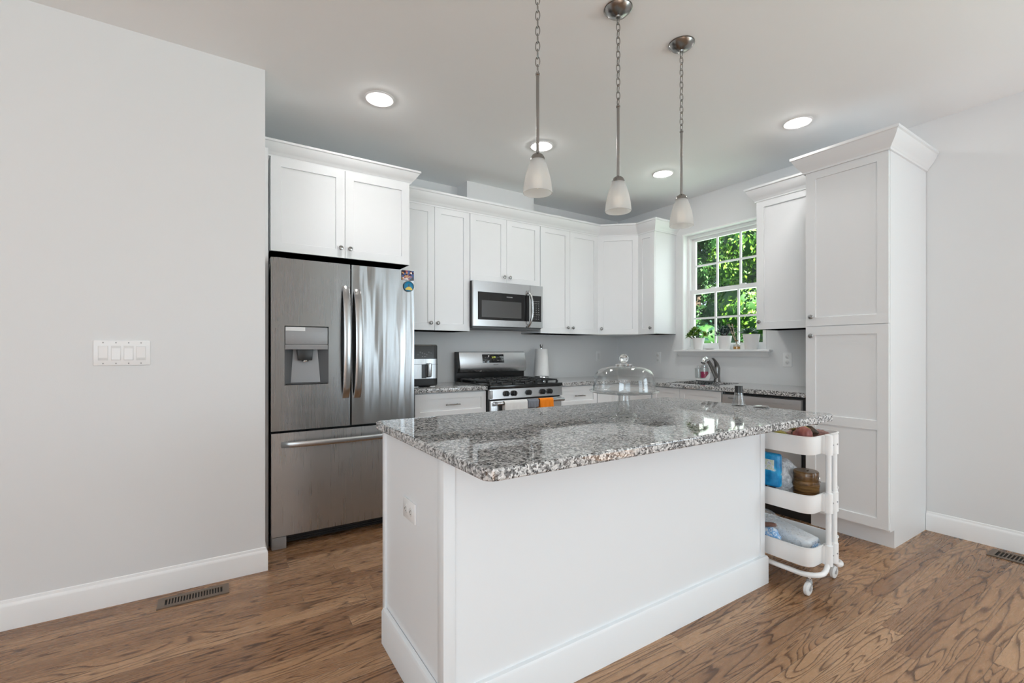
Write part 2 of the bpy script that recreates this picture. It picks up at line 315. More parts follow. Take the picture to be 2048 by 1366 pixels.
# ------------------------------------------------------------------ mesh helpers
class MB:
    def __init__(s): s.bm = bmesh.new()
    def box(s, x0, x1, y0, y1, z0, z1, bev=0, seg=2):
        m = Matrix.Translation(((x0 + x1) / 2, (y0 + y1) / 2, (z0 + z1) / 2)) @ Matrix.Diagonal((abs(x1 - x0), abs(y1 - y0), abs(z1 - z0), 1))
        r = bmesh.ops.create_cube(s.bm, size=1, matrix=m)
        if bev:
            ed = list({e for v in r['verts'] for e in v.link_edges})
            bmesh.ops.bevel(s.bm, geom=ed, offset=bev, segments=seg, affect='EDGES', profile=.5)
        return s
    def prism(s, pts, axis, a, b, bev=0):
        """extrude a polygon (2D pts) along axis 'x','y','z' from a to b"""
        def mk(p, t):
            return {'x': (t, p[0], p[1]), 'y': (p[0], t, p[1]), 'z': (p[0], p[1], t)}[axis]
        A = [s.bm.verts.new(mk(p, a)) for p in pts]; B = [s.bm.verts.new(mk(p, b)) for p in pts]
        fs = [s.bm.faces.new(A), s.bm.faces.new(B[::-1])]
        n = len(pts)
        for i in range(n): fs.append(s.bm.faces.new((A[i], B[i], B[(i + 1) % n], A[(i + 1) % n])))
        bmesh.ops.recalc_face_normals(s.bm, faces=fs)
        if bev:
            ed = list({e for f in fs for e in f.edges}); bmesh.ops.bevel(s.bm, geom=ed, offset=bev, segments=2, affect='EDGES', profile=.5)
        return s
    def lathe(s, prof, c=(0, 0, 0), seg=32, axis='z', rot=None, close=False):
        rings = []; M = rot or Matrix.Identity(3)
        if axis == 'y': M = M @ Matrix.Rotation(R(90), 3, 'X')   # +z of the profile -> -y
        if axis == 'x': M = M @ Matrix.Rotation(R(90), 3, 'Y')
        c = Vector(c); fs = []
        for r, z in prof:
            if r < 1e-6: rings.append([s.bm.verts.new(c + M @ Vector((0, 0, z)))])
            else: rings.append([s.bm.verts.new(c + M @ Vector((r * cos(2 * pi * i / seg), r * sin(2 * pi * i / seg), z))) for i in range(seg)])
        pr = list(zip(rings, rings[1:]))
        if close: pr.append((rings[-1], rings[0]))
        for a, b in pr:
            for i in range(seg):
                j = (i + 1) % seg
                if len(a) == 1 and len(b) == 1: continue
                if len(a) == 1: fs.append(s.bm.faces.new((a[0], b[i], b[j])))
                elif len(b) == 1: fs.append(s.bm.faces.new((a[i], b[0], a[j])))
                else: fs.append(s.bm.faces.new((a[i], b[i], b[j], a[j])))
        bmesh.ops.recalc_face_normals(s.bm, faces=fs)
        return s
    def tube(s, path, r, seg=10, caps=True, closed=False, sec=None):
        """sweep a circle (radius r or list) or a 2D section along a path"""
        P = [Vector(p) for p in path]; n = len(P); rings = []; up = None; fs = []
        for i, p in enumerate(P):
            if closed: t = (P[(i + 1) % n] - P[i - 1]).normalized()
            else: t = (P[min(i + 1, n - 1)] - P[max(i - 1, 0)]).normalized()
            if up is None:
                up = Vector((0, 0, 1)) if abs(t.z) < .9 else Vector((0, 1, 0))
            u = t.cross(up).normalized(); up = u.cross(t).normalized()
            rr = r[i] if isinstance(r, (list, tuple)) else r
            if sec: rings.append([s.bm.verts.new(p + u * a + up * b) for a, b in sec])
            else: rings.append([s.bm.verts.new(p + u * rr * cos(2 * pi * k / seg) + up * rr * sin(2 * pi * k / seg)) for k in range(seg)])
        m = len(rings[0])
        for i in range(n if closed else n - 1):
            a, b = rings[i], rings[(i + 1) % n]
            for k in range(m): fs.append(s.bm.faces.new((a[k], b[k], b[(k + 1) % m], a[(k + 1) % m])))
        if caps and not closed: fs.append(s.bm.faces.new(rings[0][::-1])); fs.append(s.bm.faces.new(rings[-1]))
        bmesh.ops.recalc_face_normals(s.bm, faces=fs)
        return s
    def ball(s, c, r, sc=(1, 1, 1), sub=3, rot=None):
        m = Matrix.Translation(c) @ (rot.to_4x4() if rot else Matrix.Identity(4)) @ Matrix.Diagonal((*[r * k for k in sc], 1))
        bmesh.ops.create_icosphere(s.bm, subdivisions=sub, radius=1, matrix=m); return s
    def cyl(s, c, r, h, axis='z', seg=24):
        return s.lathe([(0, 0), (r, 0), (r, h), (0, h)], c, seg, axis)
    def build(s, name, material, parent=None, ang=35, label=None):
        me = bpy.data.meshes.new(name); s.bm.to_mesh(me); s.bm.free()
        for p in me.polygons: p.use_smooth = True
        me.set_sharp_from_angle(angle=R(ang))
        me.materials.append(M_[material] if isinstance(material, str) else material)
        o = bpy.data.objects.new(name, me); COL.objects.link(o)
        if parent: o.parent = parent
        if label: o['label'] = label
        return o

def tag(o, label, cat, group=None, kind=None):
    o['label'] = label; o['category'] = cat
    if group: o['group'] = group
    if kind: o['kind'] = kind
    return o
def thing(name, label, cat, loc=(0, 0, 0), rz=0, group=None):
    o = bpy.data.objects.new(name, None); COL.objects.link(o); o.location = loc; o.rotation_euler = (0, 0, rz); o.empty_display_size = .1
    return tag(o, label, cat, group)
def struct(o, label=None):
    o['kind'] = 'structure'
    if label: o['label'] = label
    return o
def copy_tree(o, parent=None):
    c = o.copy(); COL.objects.link(c)
    if parent: c.parent = parent
    for ch in list(o.children): copy_tree(ch, c)
    return c
def text(body, name, size, material, parent, loc, rot, depth=.0004, align='CENTER'):
    cu = bpy.data.curves.new(name, 'FONT'); cu.body = body; cu.size = size; cu.extrude = depth; cu.align_x = align; cu.align_y = 'CENTER'
    tmp = bpy.data.objects.new(name, cu); COL.objects.link(tmp)
    me = bpy.data.meshes.new_from_object(tmp.evaluated_get(bpy.context.evaluated_depsgraph_get()))
    bpy.data.objects.remove(tmp)
    me.materials.clear(); me.materials.append(M_[material])
    o = bpy.data.objects.new(name, me); COL.objects.link(o); o.parent = parent; o.location = loc; o.rotation_euler = rot
    return o
def rrect(x0, x1, y0, y1, r, n=6):
    pts = []
    for cx, cy, a0 in ((x1 - r, y1 - r, 0), (x0 + r, y1 - r, 90), (x0 + r, y0 + r, 180), (x1 - r, y0 + r, 270)):
        for k in range(n + 1):
            a = R(a0 + 90 * k / n); pts.append((cx + r * cos(a), cy + r * sin(a)))
    return pts
def sweep(name, prof, path, material, parent=None, ends=True):
    """mitred moulding: prof = (out, z) points, path = 2D polyline, 'out' is to the right of the walking direction"""
    b = bmesh.new(); n = len(path); rings = []
    P = [Vector(p) for p in path]
    for i in range(n):
        d0 = (P[i] - P[i - 1]).normalized() if i else None
        d1 = (P[i + 1] - P[i]).normalized() if i < n - 1 else None
        nn = [Vector((d.y, -d.x)) for d in (d0, d1) if d is not None]
        if len(nn) == 2:
            m = (nn[0] + nn[1]).normalized(); k = 1 / max(.2, m.dot(nn[0]))
        else: m, k = nn[0], 1
        rings.append([b.verts.new((P[i].x + m.x * k * o, P[i].y + m.y * k * o, z)) for o, z in prof])
    m = len(prof)
    for a, c in zip(rings, rings[1:]):
        for j in range(m): b.faces.new((a[j], c[j], c[(j + 1) % m], a[(j + 1) % m]))
    b.faces.new(rings[0]); b.faces.new(rings[-1][::-1])
    bmesh.ops.recalc_face_normals(b, faces=b.faces[:])
    mb = MB(); mb.bm.free(); mb.bm = b
    return mb.build(name, material, parent, ang=28)

# ------------------------------------------------------------------ room shell
H = 2.72
def sbox(name, mat_, *a):
    return struct(MB().box(*a).build(name, mat_))
sbox('floor', 'floor', -7.6, .0, -7.6, .0, -.05, 0)
sbox('ceiling', 'ceil', -7.6, .15, -7.6, .15, H, H + .1)
sbox('wall_back', 'wall', -3.763, .15, 0, .15, 0, H)
sbox('wall_left', 'wall', -7.6, -3.763, -1.043, .15, 0, H)
# right wall with its window opening
WY0, WY1, WZ0, WZ1 = -1.738, -.891, 1.19, 2.376
struct(MB().box(0, .15, WY1, .15, 0, H).box(0, .15, -4.7, WY0, 0, H).box(0, .15, -7.6, -6.5, 0, H).box(0, .15, -6.5, -4.7, 0, .65).box(0, .15, -6.5, -4.7, 2.35, H).box(0, .15, WY0, WY1, 0, WZ0).box(0, .15, WY0, WY1, WZ1, H).build('wall_right', 'wall'))  # includes an unseen opening added behind the camera for the right-hand fill
# living area behind the camera: rear and far-left walls with openings for their windows
struct(MB().box(-7.6, -6.9, -7.6, -7.45, 0, H).box(-4.7, -1.6, -7.6, -7.45, 0, H).box(-.2, 0, -7.6, -7.45, 0, H)
       .box(-6.9, -4.7, -7.6, -7.45, 0, .65).box(-6.9, -4.7, -7.6, -7.45, 2.35, H).box(-1.6, -.2, -7.6, -7.45, 2.35, H).box(-1.6, -.2, -7.6, -7.45, 0, .35).build('wall_rear', 'wall'))
struct(MB().box(-7.6, -7.45, -7.45, -7.1, 0, H).box(-7.6, -7.45, -4.9, -1.043, 0, H).box(-7.6, -7.45, -7.1, -4.9, 0, .65).box(-7.6, -7.45, -7.1, -4.9, 2.35, H).build('wall_far', 'wall'))
# chase above the microwave cabinet
struct(MB().box(-2.10, -1.365, -.20, 0, 2.40, H).build('wall_chase', 'wall'))
added_bars = MB()  # unseen glazing bars, added to split the fridge door reflection into streaks
for x in (-1.6, -1.25, -.92, -.87, -.53, -.25): added_bars.box(x, x + .05, -7.52, -7.46, .35, 2.35)
for z in (.35, 1.3, 2.30): added_bars.box(-1.6, -.2, -7.51, -7.47, z, z + .05)
struct(added_bars.build('added_window_bars', 'trim'))
bprof = [(0, 0), (.013, 0), (.013, .098), (.010, .108), (.006, .113), (.004, .124), (0, .127)]
struct(sweep('baseboard_left', bprof, [(-7.45, -1.043), (-3.763, -1.043), (-3.763, -.78)], 'trim'))
struct(sweep('baseboard_right', bprof, [(0, -2.797), (0, -7.45)], 'trim'))

# window (right wall)
win = bpy.data.objects.new('window_1', None); COL.objects.link(win); win.location = (.10, -1.3145, 1.207); struct(win, 'white double-hung window with grilles above the sink')
def wbox(name, *bs, mat_='trim'):
    mb = MB()
    for b in bs: mb.box(*b)
    o = mb.build(name, mat_, win); o.matrix_parent_inverse = Matrix.Translation(win.location).inverted(); return o
yL, yR, zB, zT = WY1, WY0, 1.207, WZ1
wbox('window_frame', (.07, .15, yL - .035, yL, zB, zT), (.07, .15, yR, yR + .035, zB, zT), (.07, .15, yR + .035, yL - .035, zT - .04, zT), (.07, .15, yR + .035, yL - .035, zB, zB + .03))
# upper sash (outer), lower sash (inner)
gl, gr = yL - .035, yR + .035
zm = 1.79
def sash(name, x0, x1, z0, z1, st, rb, rt):
    bs = [(x0, x1, gl - st, gl, z0, z1), (x0, x1, gr, gr + st, z0, z1), (x0, x1, gr + st, gl - st, z0, z0 + rb), (x0, x1, gr + st, gl - st, z1 - rt, z1)]
    a0, a1, b0, b1 = gr + st, gl - st, z0 + rb, z1 - rt
    wbox(name, *bs)
    xm = (x0 + x1) / 2
    g = [(xm - .007, xm + .007, a0 + (a1 - a0) * k / 3 - .009, a0 + (a1 - a0) * k / 3 + .009, b0, b1) for k in (1, 2)]
    g.append((xm - .006, xm + .006, a0, a1, (b0 + b1) / 2 - .009, (b0 + b1) / 2 + .009))
    wbox('muntin_grille', *g)
    wbox('window_pane', (xm - .002, xm + .002, a0, a1, b0, b1), mat_='pane')
sash('upper_sash', .115, .14, zm - .02, zT - .04, .035, .035, .03)
sash('lower_sash', .08, .112, zB + .025, zm + .02, .04, .04, .04)
wbox('sash_lock', (.085, .11, -1.20, -1.15, zm + .02, zm + .03), (.085, .11, -1.50, -1.45, zm + .02, zm + .03))
wbox('head_jamb', (-.004, .08, yR, yL, WZ1 - .012, WZ1), (-.003, .08, yL - .012, yL, 1.207, WZ1 - .012), (-.003, .08, yR, yR + .012, 1.207, WZ1 - .012))
mb = MB().box(-.065, .0, -1.793, -.831, 1.188, 1.207, bev=.003).box(-.001, .08, yR + .0, yL, 1.188, 1.2065)
stool = mb.build('trim_1', 'trim'); struct(stool, 'white window stool with moulded apron under the window')
ap = MB(); ap.prism([(0, 1.143), (-.014, 1.143), (-.020, 1.155), (-.034, 1.168), (-.040, 1.188), (0, 1.188)], 'y', -1.770, -.854)
ap.build('apron', 'trim', stool)

# ------------------------------------------------------------------ cabinets
def shaker(w, h, t=.02, rail=.057, rec=.009, mids=()):
    """door with its lower-left-back corner at the origin, front towards -y"""
    mb = MB()
    mb.box(0, rail, -t, 0, 0, h).box(w - rail, w, -t, 0, 0, h)
    zs = [0] + list(mids) + [h]
    mb.box(rail, w - rail, -t, 0, 0, rail).box(rail, w - rail, -t, 0, h - rail, h)
    for m in mids: mb.box(rail, w - rail, -t, 0, m - rail / 2, m + rail / 2)
    mb.box(rail - .001, w - rail + .001, -(t - rec), -.002, rail - .001, h - rail + .001)
    # a small chamfer where the panel meets the frame
    b = .003
    edges = [rail] + [v for m in mids for v in (m - rail / 2, m + rail / 2)] + [h - rail]
    for z0, z1 in zip(edges[0::2], edges[1::2]):
        mb.prism([(rail, -(t - rec)), (rail, -t + .001), (rail + b, -(t - rec))], 'z', z0, z1)
        mb.prism([(w - rail, -(t - rec)), (w - rail, -t + .001), (w - rail - b, -(t - rec))], 'z', z0, z1)
        mb.prism([(-(t - rec), z0), (-t + .001, z0), (-(t - rec), z0 + b)], 'x', rail, w - rail)
    return mb
def knob_mb():
    return MB().lathe([(0, 0), (.007, 0), (.0055, .004), (.005, .013), (.009, .016), (.0145, .019), (.0155, .0225), (.013, .026), (.006, .028), (0, .0285)], (0, 0, 0), 20, 'y')
def add_door(p, x0, x1, z0, z1, d, knob=None, mids=(), name='door', mat_='cab', rail=.057):
    o = shaker(x1 - x0, z1 - z0, mids=[m - z0 for m in mids], rail=rail).build(name, mat_, p); o.location = (x0, -d, z0)
    if knob:
        k = knob_mb().build('knob', 'knob', o); k.location = (knob[0] - x0, -.02, knob[1] - z0)
    return o
def add_pull(dr, w, h):
    """antique bar pull: twisted bar with flared feet"""
    mb = MB(); c = w / 2; L2 = .055; y = -.02
    mb.tube([(c - L2, y - .022, h / 2), (c - .03, y - .026, h / 2 + .001), (c, y - .027, h / 2 + .001), (c + .03, y - .026, h / 2 + .001), (c + L2, y - .022, h / 2)], [.0035, .005, .0058, .005, .0035], 10)
    for s in (-1, 1):
        mb.tube([(c + s * .044, y, h / 2), (c + s * .044, y - .024, h / 2)], [.006, .0045], 10)
        mb.ball((c + s * (L2 + .002), y - .022, h / 2), .0062, sub=2)
    return mb.build('pull_handle', 'knob', dr)
CR = [(0, 0), (.010, .0), (.012, .010), (.018, .016), (.020, .022), (.028, .030), (.042, .048), (.054, .068), (.060, .082), (.068, .086), (.068, .100), (0, .100)]
def crown(zb, h=.105, o=1.0): return [(a * o, zb + b * h / .1) for a, b in CR]

ZB, ZT = 1.366, 2.40
def wall_cab(label, loc, rz, w, h, d, doors, group=None):
    c = thing('wall_cabinet', label, 'cabinet', loc, rz, group)
    MB().box(0, w, -d, 0, 0, h).box(.0, w, -d, -.002, 0, .003).build('carcass', 'cab', c)
    for x0, x1, z0, z1, kn in doors: add_door(c, x0, x1, z0, z1, d, kn)
    return c
g = .0015
# filler beside the fridge
tag(MB().box(-3.759, -3.722, -.74, -.004, 0, 2.42).build('filler_panel', 'cab'), 'tall narrow white panel between the left wall and the fridge', 'panel')
# above the fridge
w = .912; x0 = -3.703
c = wall_cab('deep white two-door cabinet above the stainless fridge', (x0, 0, 1.825), 0, w, .60, .61,
             [(.004, .453 - g, .0, .595, (.423, .063)), (.453 + g, .908, .0, .595, (.484, .063))])
o = sweep('crown_molding', crown(.595, .09, 1.0), [(-.06, -.612), (w, -.612), (w, 0)][::1], 'cab', c)
# left tall pair between fridge and microwave
x0 = -2.79; w = -2.139 - x0
wall_cab('tall white two-door wall cabinet between the fridge and the microwave', (x0, 0, ZB), 0, w, ZT - ZB, .31,
         [(.002, .324 - g, 0, ZT - ZB - .004, (.286, .06)), (.324 + g, w - .002, 0, ZT - ZB - .004, (.348, .06))])
x0 = -2.137; w = .753
wall_cab('short white two-door wall cabinet directly above the microwave', (x0, 0, 1.806), 0, w, ZT - 1.806, .31,
         [(.002, .375 - g, 0, ZT - 1.810, (.345, .058)), (.375 + g, w - .002, 0, ZT - 1.810, (.405, .058))])
x0 = -1.381; w = -.626 - x0
wall_cab('tall white two-door wall cabinet right of the microwave', (x0, 0, ZB), 0, w, ZT - ZB, .31,
         [(.002, .368 - g, 0, ZT - ZB - .004, (.332, .06)), (.368 + g, w - .004, 0, ZT - ZB - .004, (.398, .06))])
# diagonal corner
c = thing('wall_cabinet', 'white single-door cabinet set diagonally across the room corner', 'cabinet', (0, 0, ZB))
MB().prism([(-.002, -.002), (-.624, -.002), (-.624, -.31), (-.31, -.592), (-.002, -.592)], 'z', 0, ZT - ZB).build('carcass', 'cab', c)
A = Vector((-.624, -.312)); Bp = Vector((-.312, -.592)); L_ = (Bp - A).length; ang = math.atan2((Bp - A).y, (Bp - A).x)
d = shaker(L_ - .012, ZT - ZB - .004).build('door', 'cab', c); d.location = (A.x + .006 * cos(ang), A.y + .006 * sin(ang), 0); d.rotation_euler = (0, 0, ang)
k = knob_mb().build('knob', 'knob', d); k.location = (.036, -.02, .06)
# narrow one on the window wall
wd = .812 - .595
wall_cab('narrow white wall cabinet left of the window', (0, -.595, ZB), -pi / 2, wd, ZT - ZB, .31, [(.002, wd - .002, 0, ZT - ZB - .004, (.175, .06))])
# its crown runs on over the whole group
o = sweep('crown_molding', crown(ZT - .012, .112), [(-2.788, -.325), (-.630, -.325), (-.325, -.598), (-.325, -.812), (0, -.812)], 'cab')
tag(o, 'white crown molding running over the corner group of wall cabinets', 'molding')
# right of the window
w = 2.331 - 1.832
c = wall_cab('white single-door wall cabinet between the window and the pantry', (0, -1.832, ZB), -pi / 2, w, ZT - ZB, .31, [(.002, w - .002, 0, ZT - ZB - .004, (.030, .06))])
sweep('crown_molding', crown(ZT - ZB - .012, .112), [(0, 0), (0, -.325), (w - .002, -.325)], 'cab', c)
# pantry
PY0, PY1 = -2.335, -2.795; w = .46
c = thing('pantry_cabinet', 'full-height white pantry cabinet with two stacked doors beside the right wall', 'cabinet', (0, PY0, 0), -pi / 2)
MB().box(0, w - .018, -.55, -.004, 0, .11).box(0, w - .018, -.61, -.004, .11, ZT).prism([(-.004, 0), (-.55, 0), (-.55, .11), (-.61, .11), (-.61, ZT), (-.004, ZT)], 'x', w - .018, w).build('carcass', 'cab', c)
add_door(c, .003, w - .003, 1.357 + g, ZT - .004, .61, (.041, 1.42))
add_door(c, .003, w - .003, .122, 1.357 - g, .61, (.041, 1.293), mids=(.741,))
sweep('crown_molding', crown(ZT - .012, .112), [(0, -.40), (0, -.632), (w, -.632), (w, -.004)], 'cab', c)

def base_cab(label, loc, rz, w, fronts, d=.60, name='base_cabinet'):
    c = thing(name, label, 'cabinet', loc, rz)
    MB().box(0, w, -d + .07, -.004, 0, .10).box(0, w, -d, -.004, .10, .875).build('carcass', 'cab', c)
    for kind, x0, x1, z0, z1 in fronts:
        if kind == 'drawer':
            dr = add_door(c, x0, x1, z0, z1, d, None, name='drawer', rail=.042); add_pull(dr, x1 - x0, z1 - z0)
        else:
            add_door(c, x0, x1, z0, z1, d, ((x1 - .03) if kind == 'doorL' else (x0 + .03), z1 - .06) if kind != 'panel' else None)
    return c
w = .612
base_cab('white base cabinet with a drawer between the fridge and the range', (-2.752, 0, 0), 0, w, [('drawer', .004, w - .004, .69, .868), ('doorL', .004, w / 2 - g, .115, .684), ('doorR', w / 2 + g, w - .004, .115, .684)])
w = .46
base_cab('white base cabinet with a drawer right of the range', (-1.378, 0, 0), 0, w, [('drawer', .004, w - .004, .69, .868), ('doorR', .004, w - .004, .115, .684)])
# corner unit and sink base
c = thing('corner_cabinet', 'white corner base cabinet behind the glass cake stand', 'cabinet', (0, 0, 0))
MB().prism([(-.916, -.004), (-.916, -.60), (-.60, -.60), (-.60, -1.02), (-.004, -1.02), (-.004, -.004)], 'z', .10, .875).build('carcass', 'cab', c)
dd = add_door(c, -.912, -.622, .115, .868, .60)
d2 = shaker(.385, .753).build('door', 'cab', c); d2.rotation_euler = (0, 0, -pi / 2); d2.location = (-.60, -.632, .115)
w = 1.716 - 1.024
c = thing('sink_cabinet', 'white sink base cabinet under the kitchen window', 'cabinet', (0, -1.024, 0), -pi / 2)
MB().box(0, w, -.53, -.004, 0, .10).box(0, w, -.60, -.585, .10, .875).box(0, .018, -.60, -.004, .10, .875).box(w - .018, w, -.60, -.004, .10, .875).box(0, w, -.6, -.004, .10, .118).build('carcass', 'cab', c)
for a_, b_, k_ in ((.004, .30 - g, .27), (.30 + g, w - .004, .33)):
    add_door(c, a_, b_, .69, .868, .60, None, name='false_drawer', rail=.042); add_door(c, a_, b_, .115, .684, .60, (k_, .62))

# ------------------------------------------------------------------ worktops
ZC, TH = .909, .032
def slab(pts_or_boxes, name, label, bev=.004):
    mb = MB()
    for p in pts_or_boxes: mb.box(*p)
    o = mb.build(name, 'granite'); tag(o, label, 'worktop'); return o
o = MB().box(-2.758, -2.141, -.645, 0, ZC - TH, ZC, bev=.004).build('worktop', 'granite'); tag(o, 'short speckled granite worktop between the fridge and the range', 'worktop')
SX0, SX1, SY0, SY1 = -.555, -.135, -1.60, -1.12
mb = MB()
# L-shaped slab with the sink cut out
for b in ((-1.379, -.645, -.645, 0), (-.645, 0, -1.12, 0), (-.645, SX0, SY0, SY1), (SX1, 0, SY0, SY1), (-.645, 0, -2.333, SY0)):
    mb.box(b[0], b[1], b[2], b[3], ZC - TH, ZC)
bmesh.ops.remove_doubles(mb.bm, verts=mb.bm.verts[:], dist=.0001)
o = mb.build('worktop', 'granite'); tag(o, 'L-shaped speckled granite worktop holding the sink under the window', 'worktop')
# sink
mb = MB(); zz = ZC - TH - .001; ys, xs = (SY0 - .01, SY1 + .01), (SX0 - .01, SX1 + .01)
mb.box(xs[0], xs[1], ys[0], ys[1], .70, .712).box(xs[0] - .006, xs[0], ys[0], ys[1], .70, zz).box(xs[1], xs[1] + .006, ys[0], ys[1], .70, zz).box(xs[0], xs[1], ys[0] - .006, ys[0], .70, zz).box(xs[0], xs[1], ys[1], ys[1] + .006, .70, zz)
snk = thing('sink', 'undermount steel sink in the worktop below the window', 'sink', (0, 0, 0))
mb.build('basin', 'steel', snk); MB().cyl((-.34, -1.36, .712), .045, .004).build('drain', 'chrome', snk)

# island
IX0, IX1, IYF, IYB = -3.40, -1.622, -2.585, -1.995
isl = thing('kitchen_island', 'white panelled kitchen island under a granite top', 'island', ((IX0 + IX1) / 2, (IYF + IYB) / 2, 0))
def iob(mb, name, mat_='island'):
    o = mb.build(name, mat_, isl); o.matrix_parent_inverse = Matrix.Translation(isl.location).inverted(); return o
iob(MB().box(IX0, IX1, IYF, IYB, 0, .869), 'body')
# corner posts / stiles stand slightly proud of the panels
iob(MB().box(IX0 - .010, IX0 + .03, IYF - .006, IYF + .04, .13, .869, bev=.002), 'corner_post')
iob(MB().box(IX1 - .03, IX1 + .010, IYF - .006, IYF + .04, .13, .869, bev=.002), 'corner_post')
iob(MB().box(IX0 - .010, IX0 + .03, IYB - .02, IYB + .008, .13, .869, bev=.002), 'corner_post')
mp = [(0, 0), (.018, 0), (.018, .130), (.013, .140), (.004, .143), (0, .143)]
o = sweep('base_molding', mp, [(IX0 - .002, IYB - .012), (IX0 - .002, IYF), (IX1 + .002, IYF), (IX1 + .002, IYB)], 'island', isl); o.matrix_parent_inverse = Matrix.Translation(isl.location).inverted()
# kitchen side: doors
for k in range(3):
    x = IX0 + .01 + k * .586
    dd = add_door(isl, 0, .580, .115, .86, 0); dd.matrix_parent_inverse = Matrix.Translation(isl.location).inverted(); dd.rotation_euler = (0, 0, pi); dd.location = (x + .583, IYB, .115)
TX0, TX1, TYF, TYB, TZ = -3.437, -1.592, -2.903, -1.962, .902
mb = MB(); mb.prism(rrect(TX0, TX1, TYF, TYB, .035), 'z', TZ - .032, TZ)
o = mb.build('island_worktop', 'granite', ang=50)
bv = o.modifiers.new('bevel', 'BEVEL'); bv.width = .006; bv.segments = 3; bv.limit_method = 'ANGLE'; bv.angle_limit = R(50)
tag(o, 'large speckled granite top on the white island', 'worktop')

# ------------------------------------------------------------------ refrigerator
FX, FW, FF = -3.714, .891, -.806
fr = thing('refrigerator', 'stainless french-door refrigerator in the left alcove', 'refrigerator', (FX, 0, 0))
MB().box(.004, FW - .004, -.705, -.04, .05, 1.735, bev=.004).build('body', 'darkgrey', fr)
for x in (.02, FW - .09): MB().box(x, x + .07, -.79, -.64, 1.735, 1.757, bev=.006).build('hinge_cover', 'darkgrey', fr)
xl0, xl1, xr0, xr1 = 0, .4555, .4665, FW
zd0, zd1 = .712, 1.752
# dispenser hole in the left door
hx0, hx1, hz0, hz1 = .073, .323, .985, 1.345
mb = MB()
for b in ((xl0, hx0, zd0, zd1), (hx1, xl1, zd0, zd1), (hx0, hx1, zd0, hz0), (hx0, hx1, hz1, zd1)): mb.box(b[0], b[1], FF, FF + .075, b[2], b[3])
bmesh.ops.remove_doubles(mb.bm, verts=mb.bm.verts[:], dist=.0002)
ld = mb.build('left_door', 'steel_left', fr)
def curved_door(x0, x1, z0, z1, bulge, n=14):
    pts = [(x0 + (x1 - x0) * k / n, FF + bulge * ((2 * k / n - 1) ** 2)) for k in range(n + 1)]
    return MB().prism(pts + [(x1, FF + .085), (x0, FF + .085)], 'z', z0, z1)
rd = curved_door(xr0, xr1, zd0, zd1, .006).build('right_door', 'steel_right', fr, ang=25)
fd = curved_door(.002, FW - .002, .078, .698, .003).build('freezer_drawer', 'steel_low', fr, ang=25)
def bow(p0, p1, bow_, n=18, ax='z'):
    pts = []
    for k in range(n + 1):
        t = k / n; a = 4 * t * (1 - t)
        e = min(1, min(t, 1 - t) / .06)
        pts.append((p0[0] + (p1[0] - p0[0]) * t, p0[1] - .012 * e - bow_ * a ** .8, p0[2] + (p1[2] - p0[2]) * t))
    return pts
def bar_handle(p0, p1, bow_, wdt, vertical=True):
    t = .008
    if vertical: sec = [(-wdt / 2, -t), (-wdt / 2 + .004, -t - .003), (wdt / 2 - .004, -t - .003), (wdt / 2, -t), (wdt / 2, t), (-wdt / 2, t)]
    else: sec = [(-wdt / 2, -t), (-wdt / 2, t), (wdt / 2, t), (wdt / 2, -t)]
    mb = MB()
    n = 22
    P = bow(p0, p1, bow_, n)
    # explicit frame so that the flat face looks outwards
    rings = []
    for i, p in enumerate(P):
        a, b_ = Vector(P[max(i - 1, 0)]), Vector(P[min(i + 1, n)]); tg = (b_ - a).normalized()
        u = Vector((1, 0, 0)) if vertical else Vector((0, 0, 1))
        v = u.cross(tg).normalized()
        if v.y > 0: v = -v
        rings.append([mb.bm.verts.new(Vector(p) + u * s_ + v * q) for s_, q in ((-wdt / 2, -t), (-wdt / 2, t * .6), (-wdt / 2 + .005, t), (wdt / 2 - .005, t), (wdt / 2, t * .6), (wdt / 2, -t))])
    for a, b_ in zip(rings, rings[1:]):
        for j in range(6): mb.bm.faces.new((a[j], b_[j], b_[(j + 1) % 6], a[(j + 1) % 6]))
    mb.bm.faces.new(rings[0]); mb.bm.faces.new(rings[-1][::-1]); bmesh.ops.recalc_face_normals(mb.bm, faces=mb.bm.faces[:])
    return mb
bar_handle((.427, FF, .895), (.427, FF, 1.605), .046, .042).build('door_handle', 'handle', ld)
bar_handle((.499, FF, .893), (.499, FF, 1.590), .046, .042).build('door_handle', 'handle', rd)
bar_handle((.058, FF, .628), (FW - .058, FF, .628), .034, .034, False).build('drawer_handle', 'handle', fd)
# dispenser
dp = MB()
dp.box(hx0, hx1, FF + .070, FF + .074, hz0, hz1)
dpo = dp.build('dispenser', 'darkgrey', ld)
MB().box(hx0 + .003, hx1 - .003, FF + .002, FF + .06, 1.232, hz1 - .004, bev=.004).build('control_panel', 'panel_grey', dpo)
MB().prism([(FF - .003, 1.228), (FF + .004, 1.202), (FF + .06, 1.205), (FF + .06, 1.231), (FF - .001, 1.231)], 'x', hx0 + .003, hx1 - .003).build('panel_lip', 'midgrey', dpo)
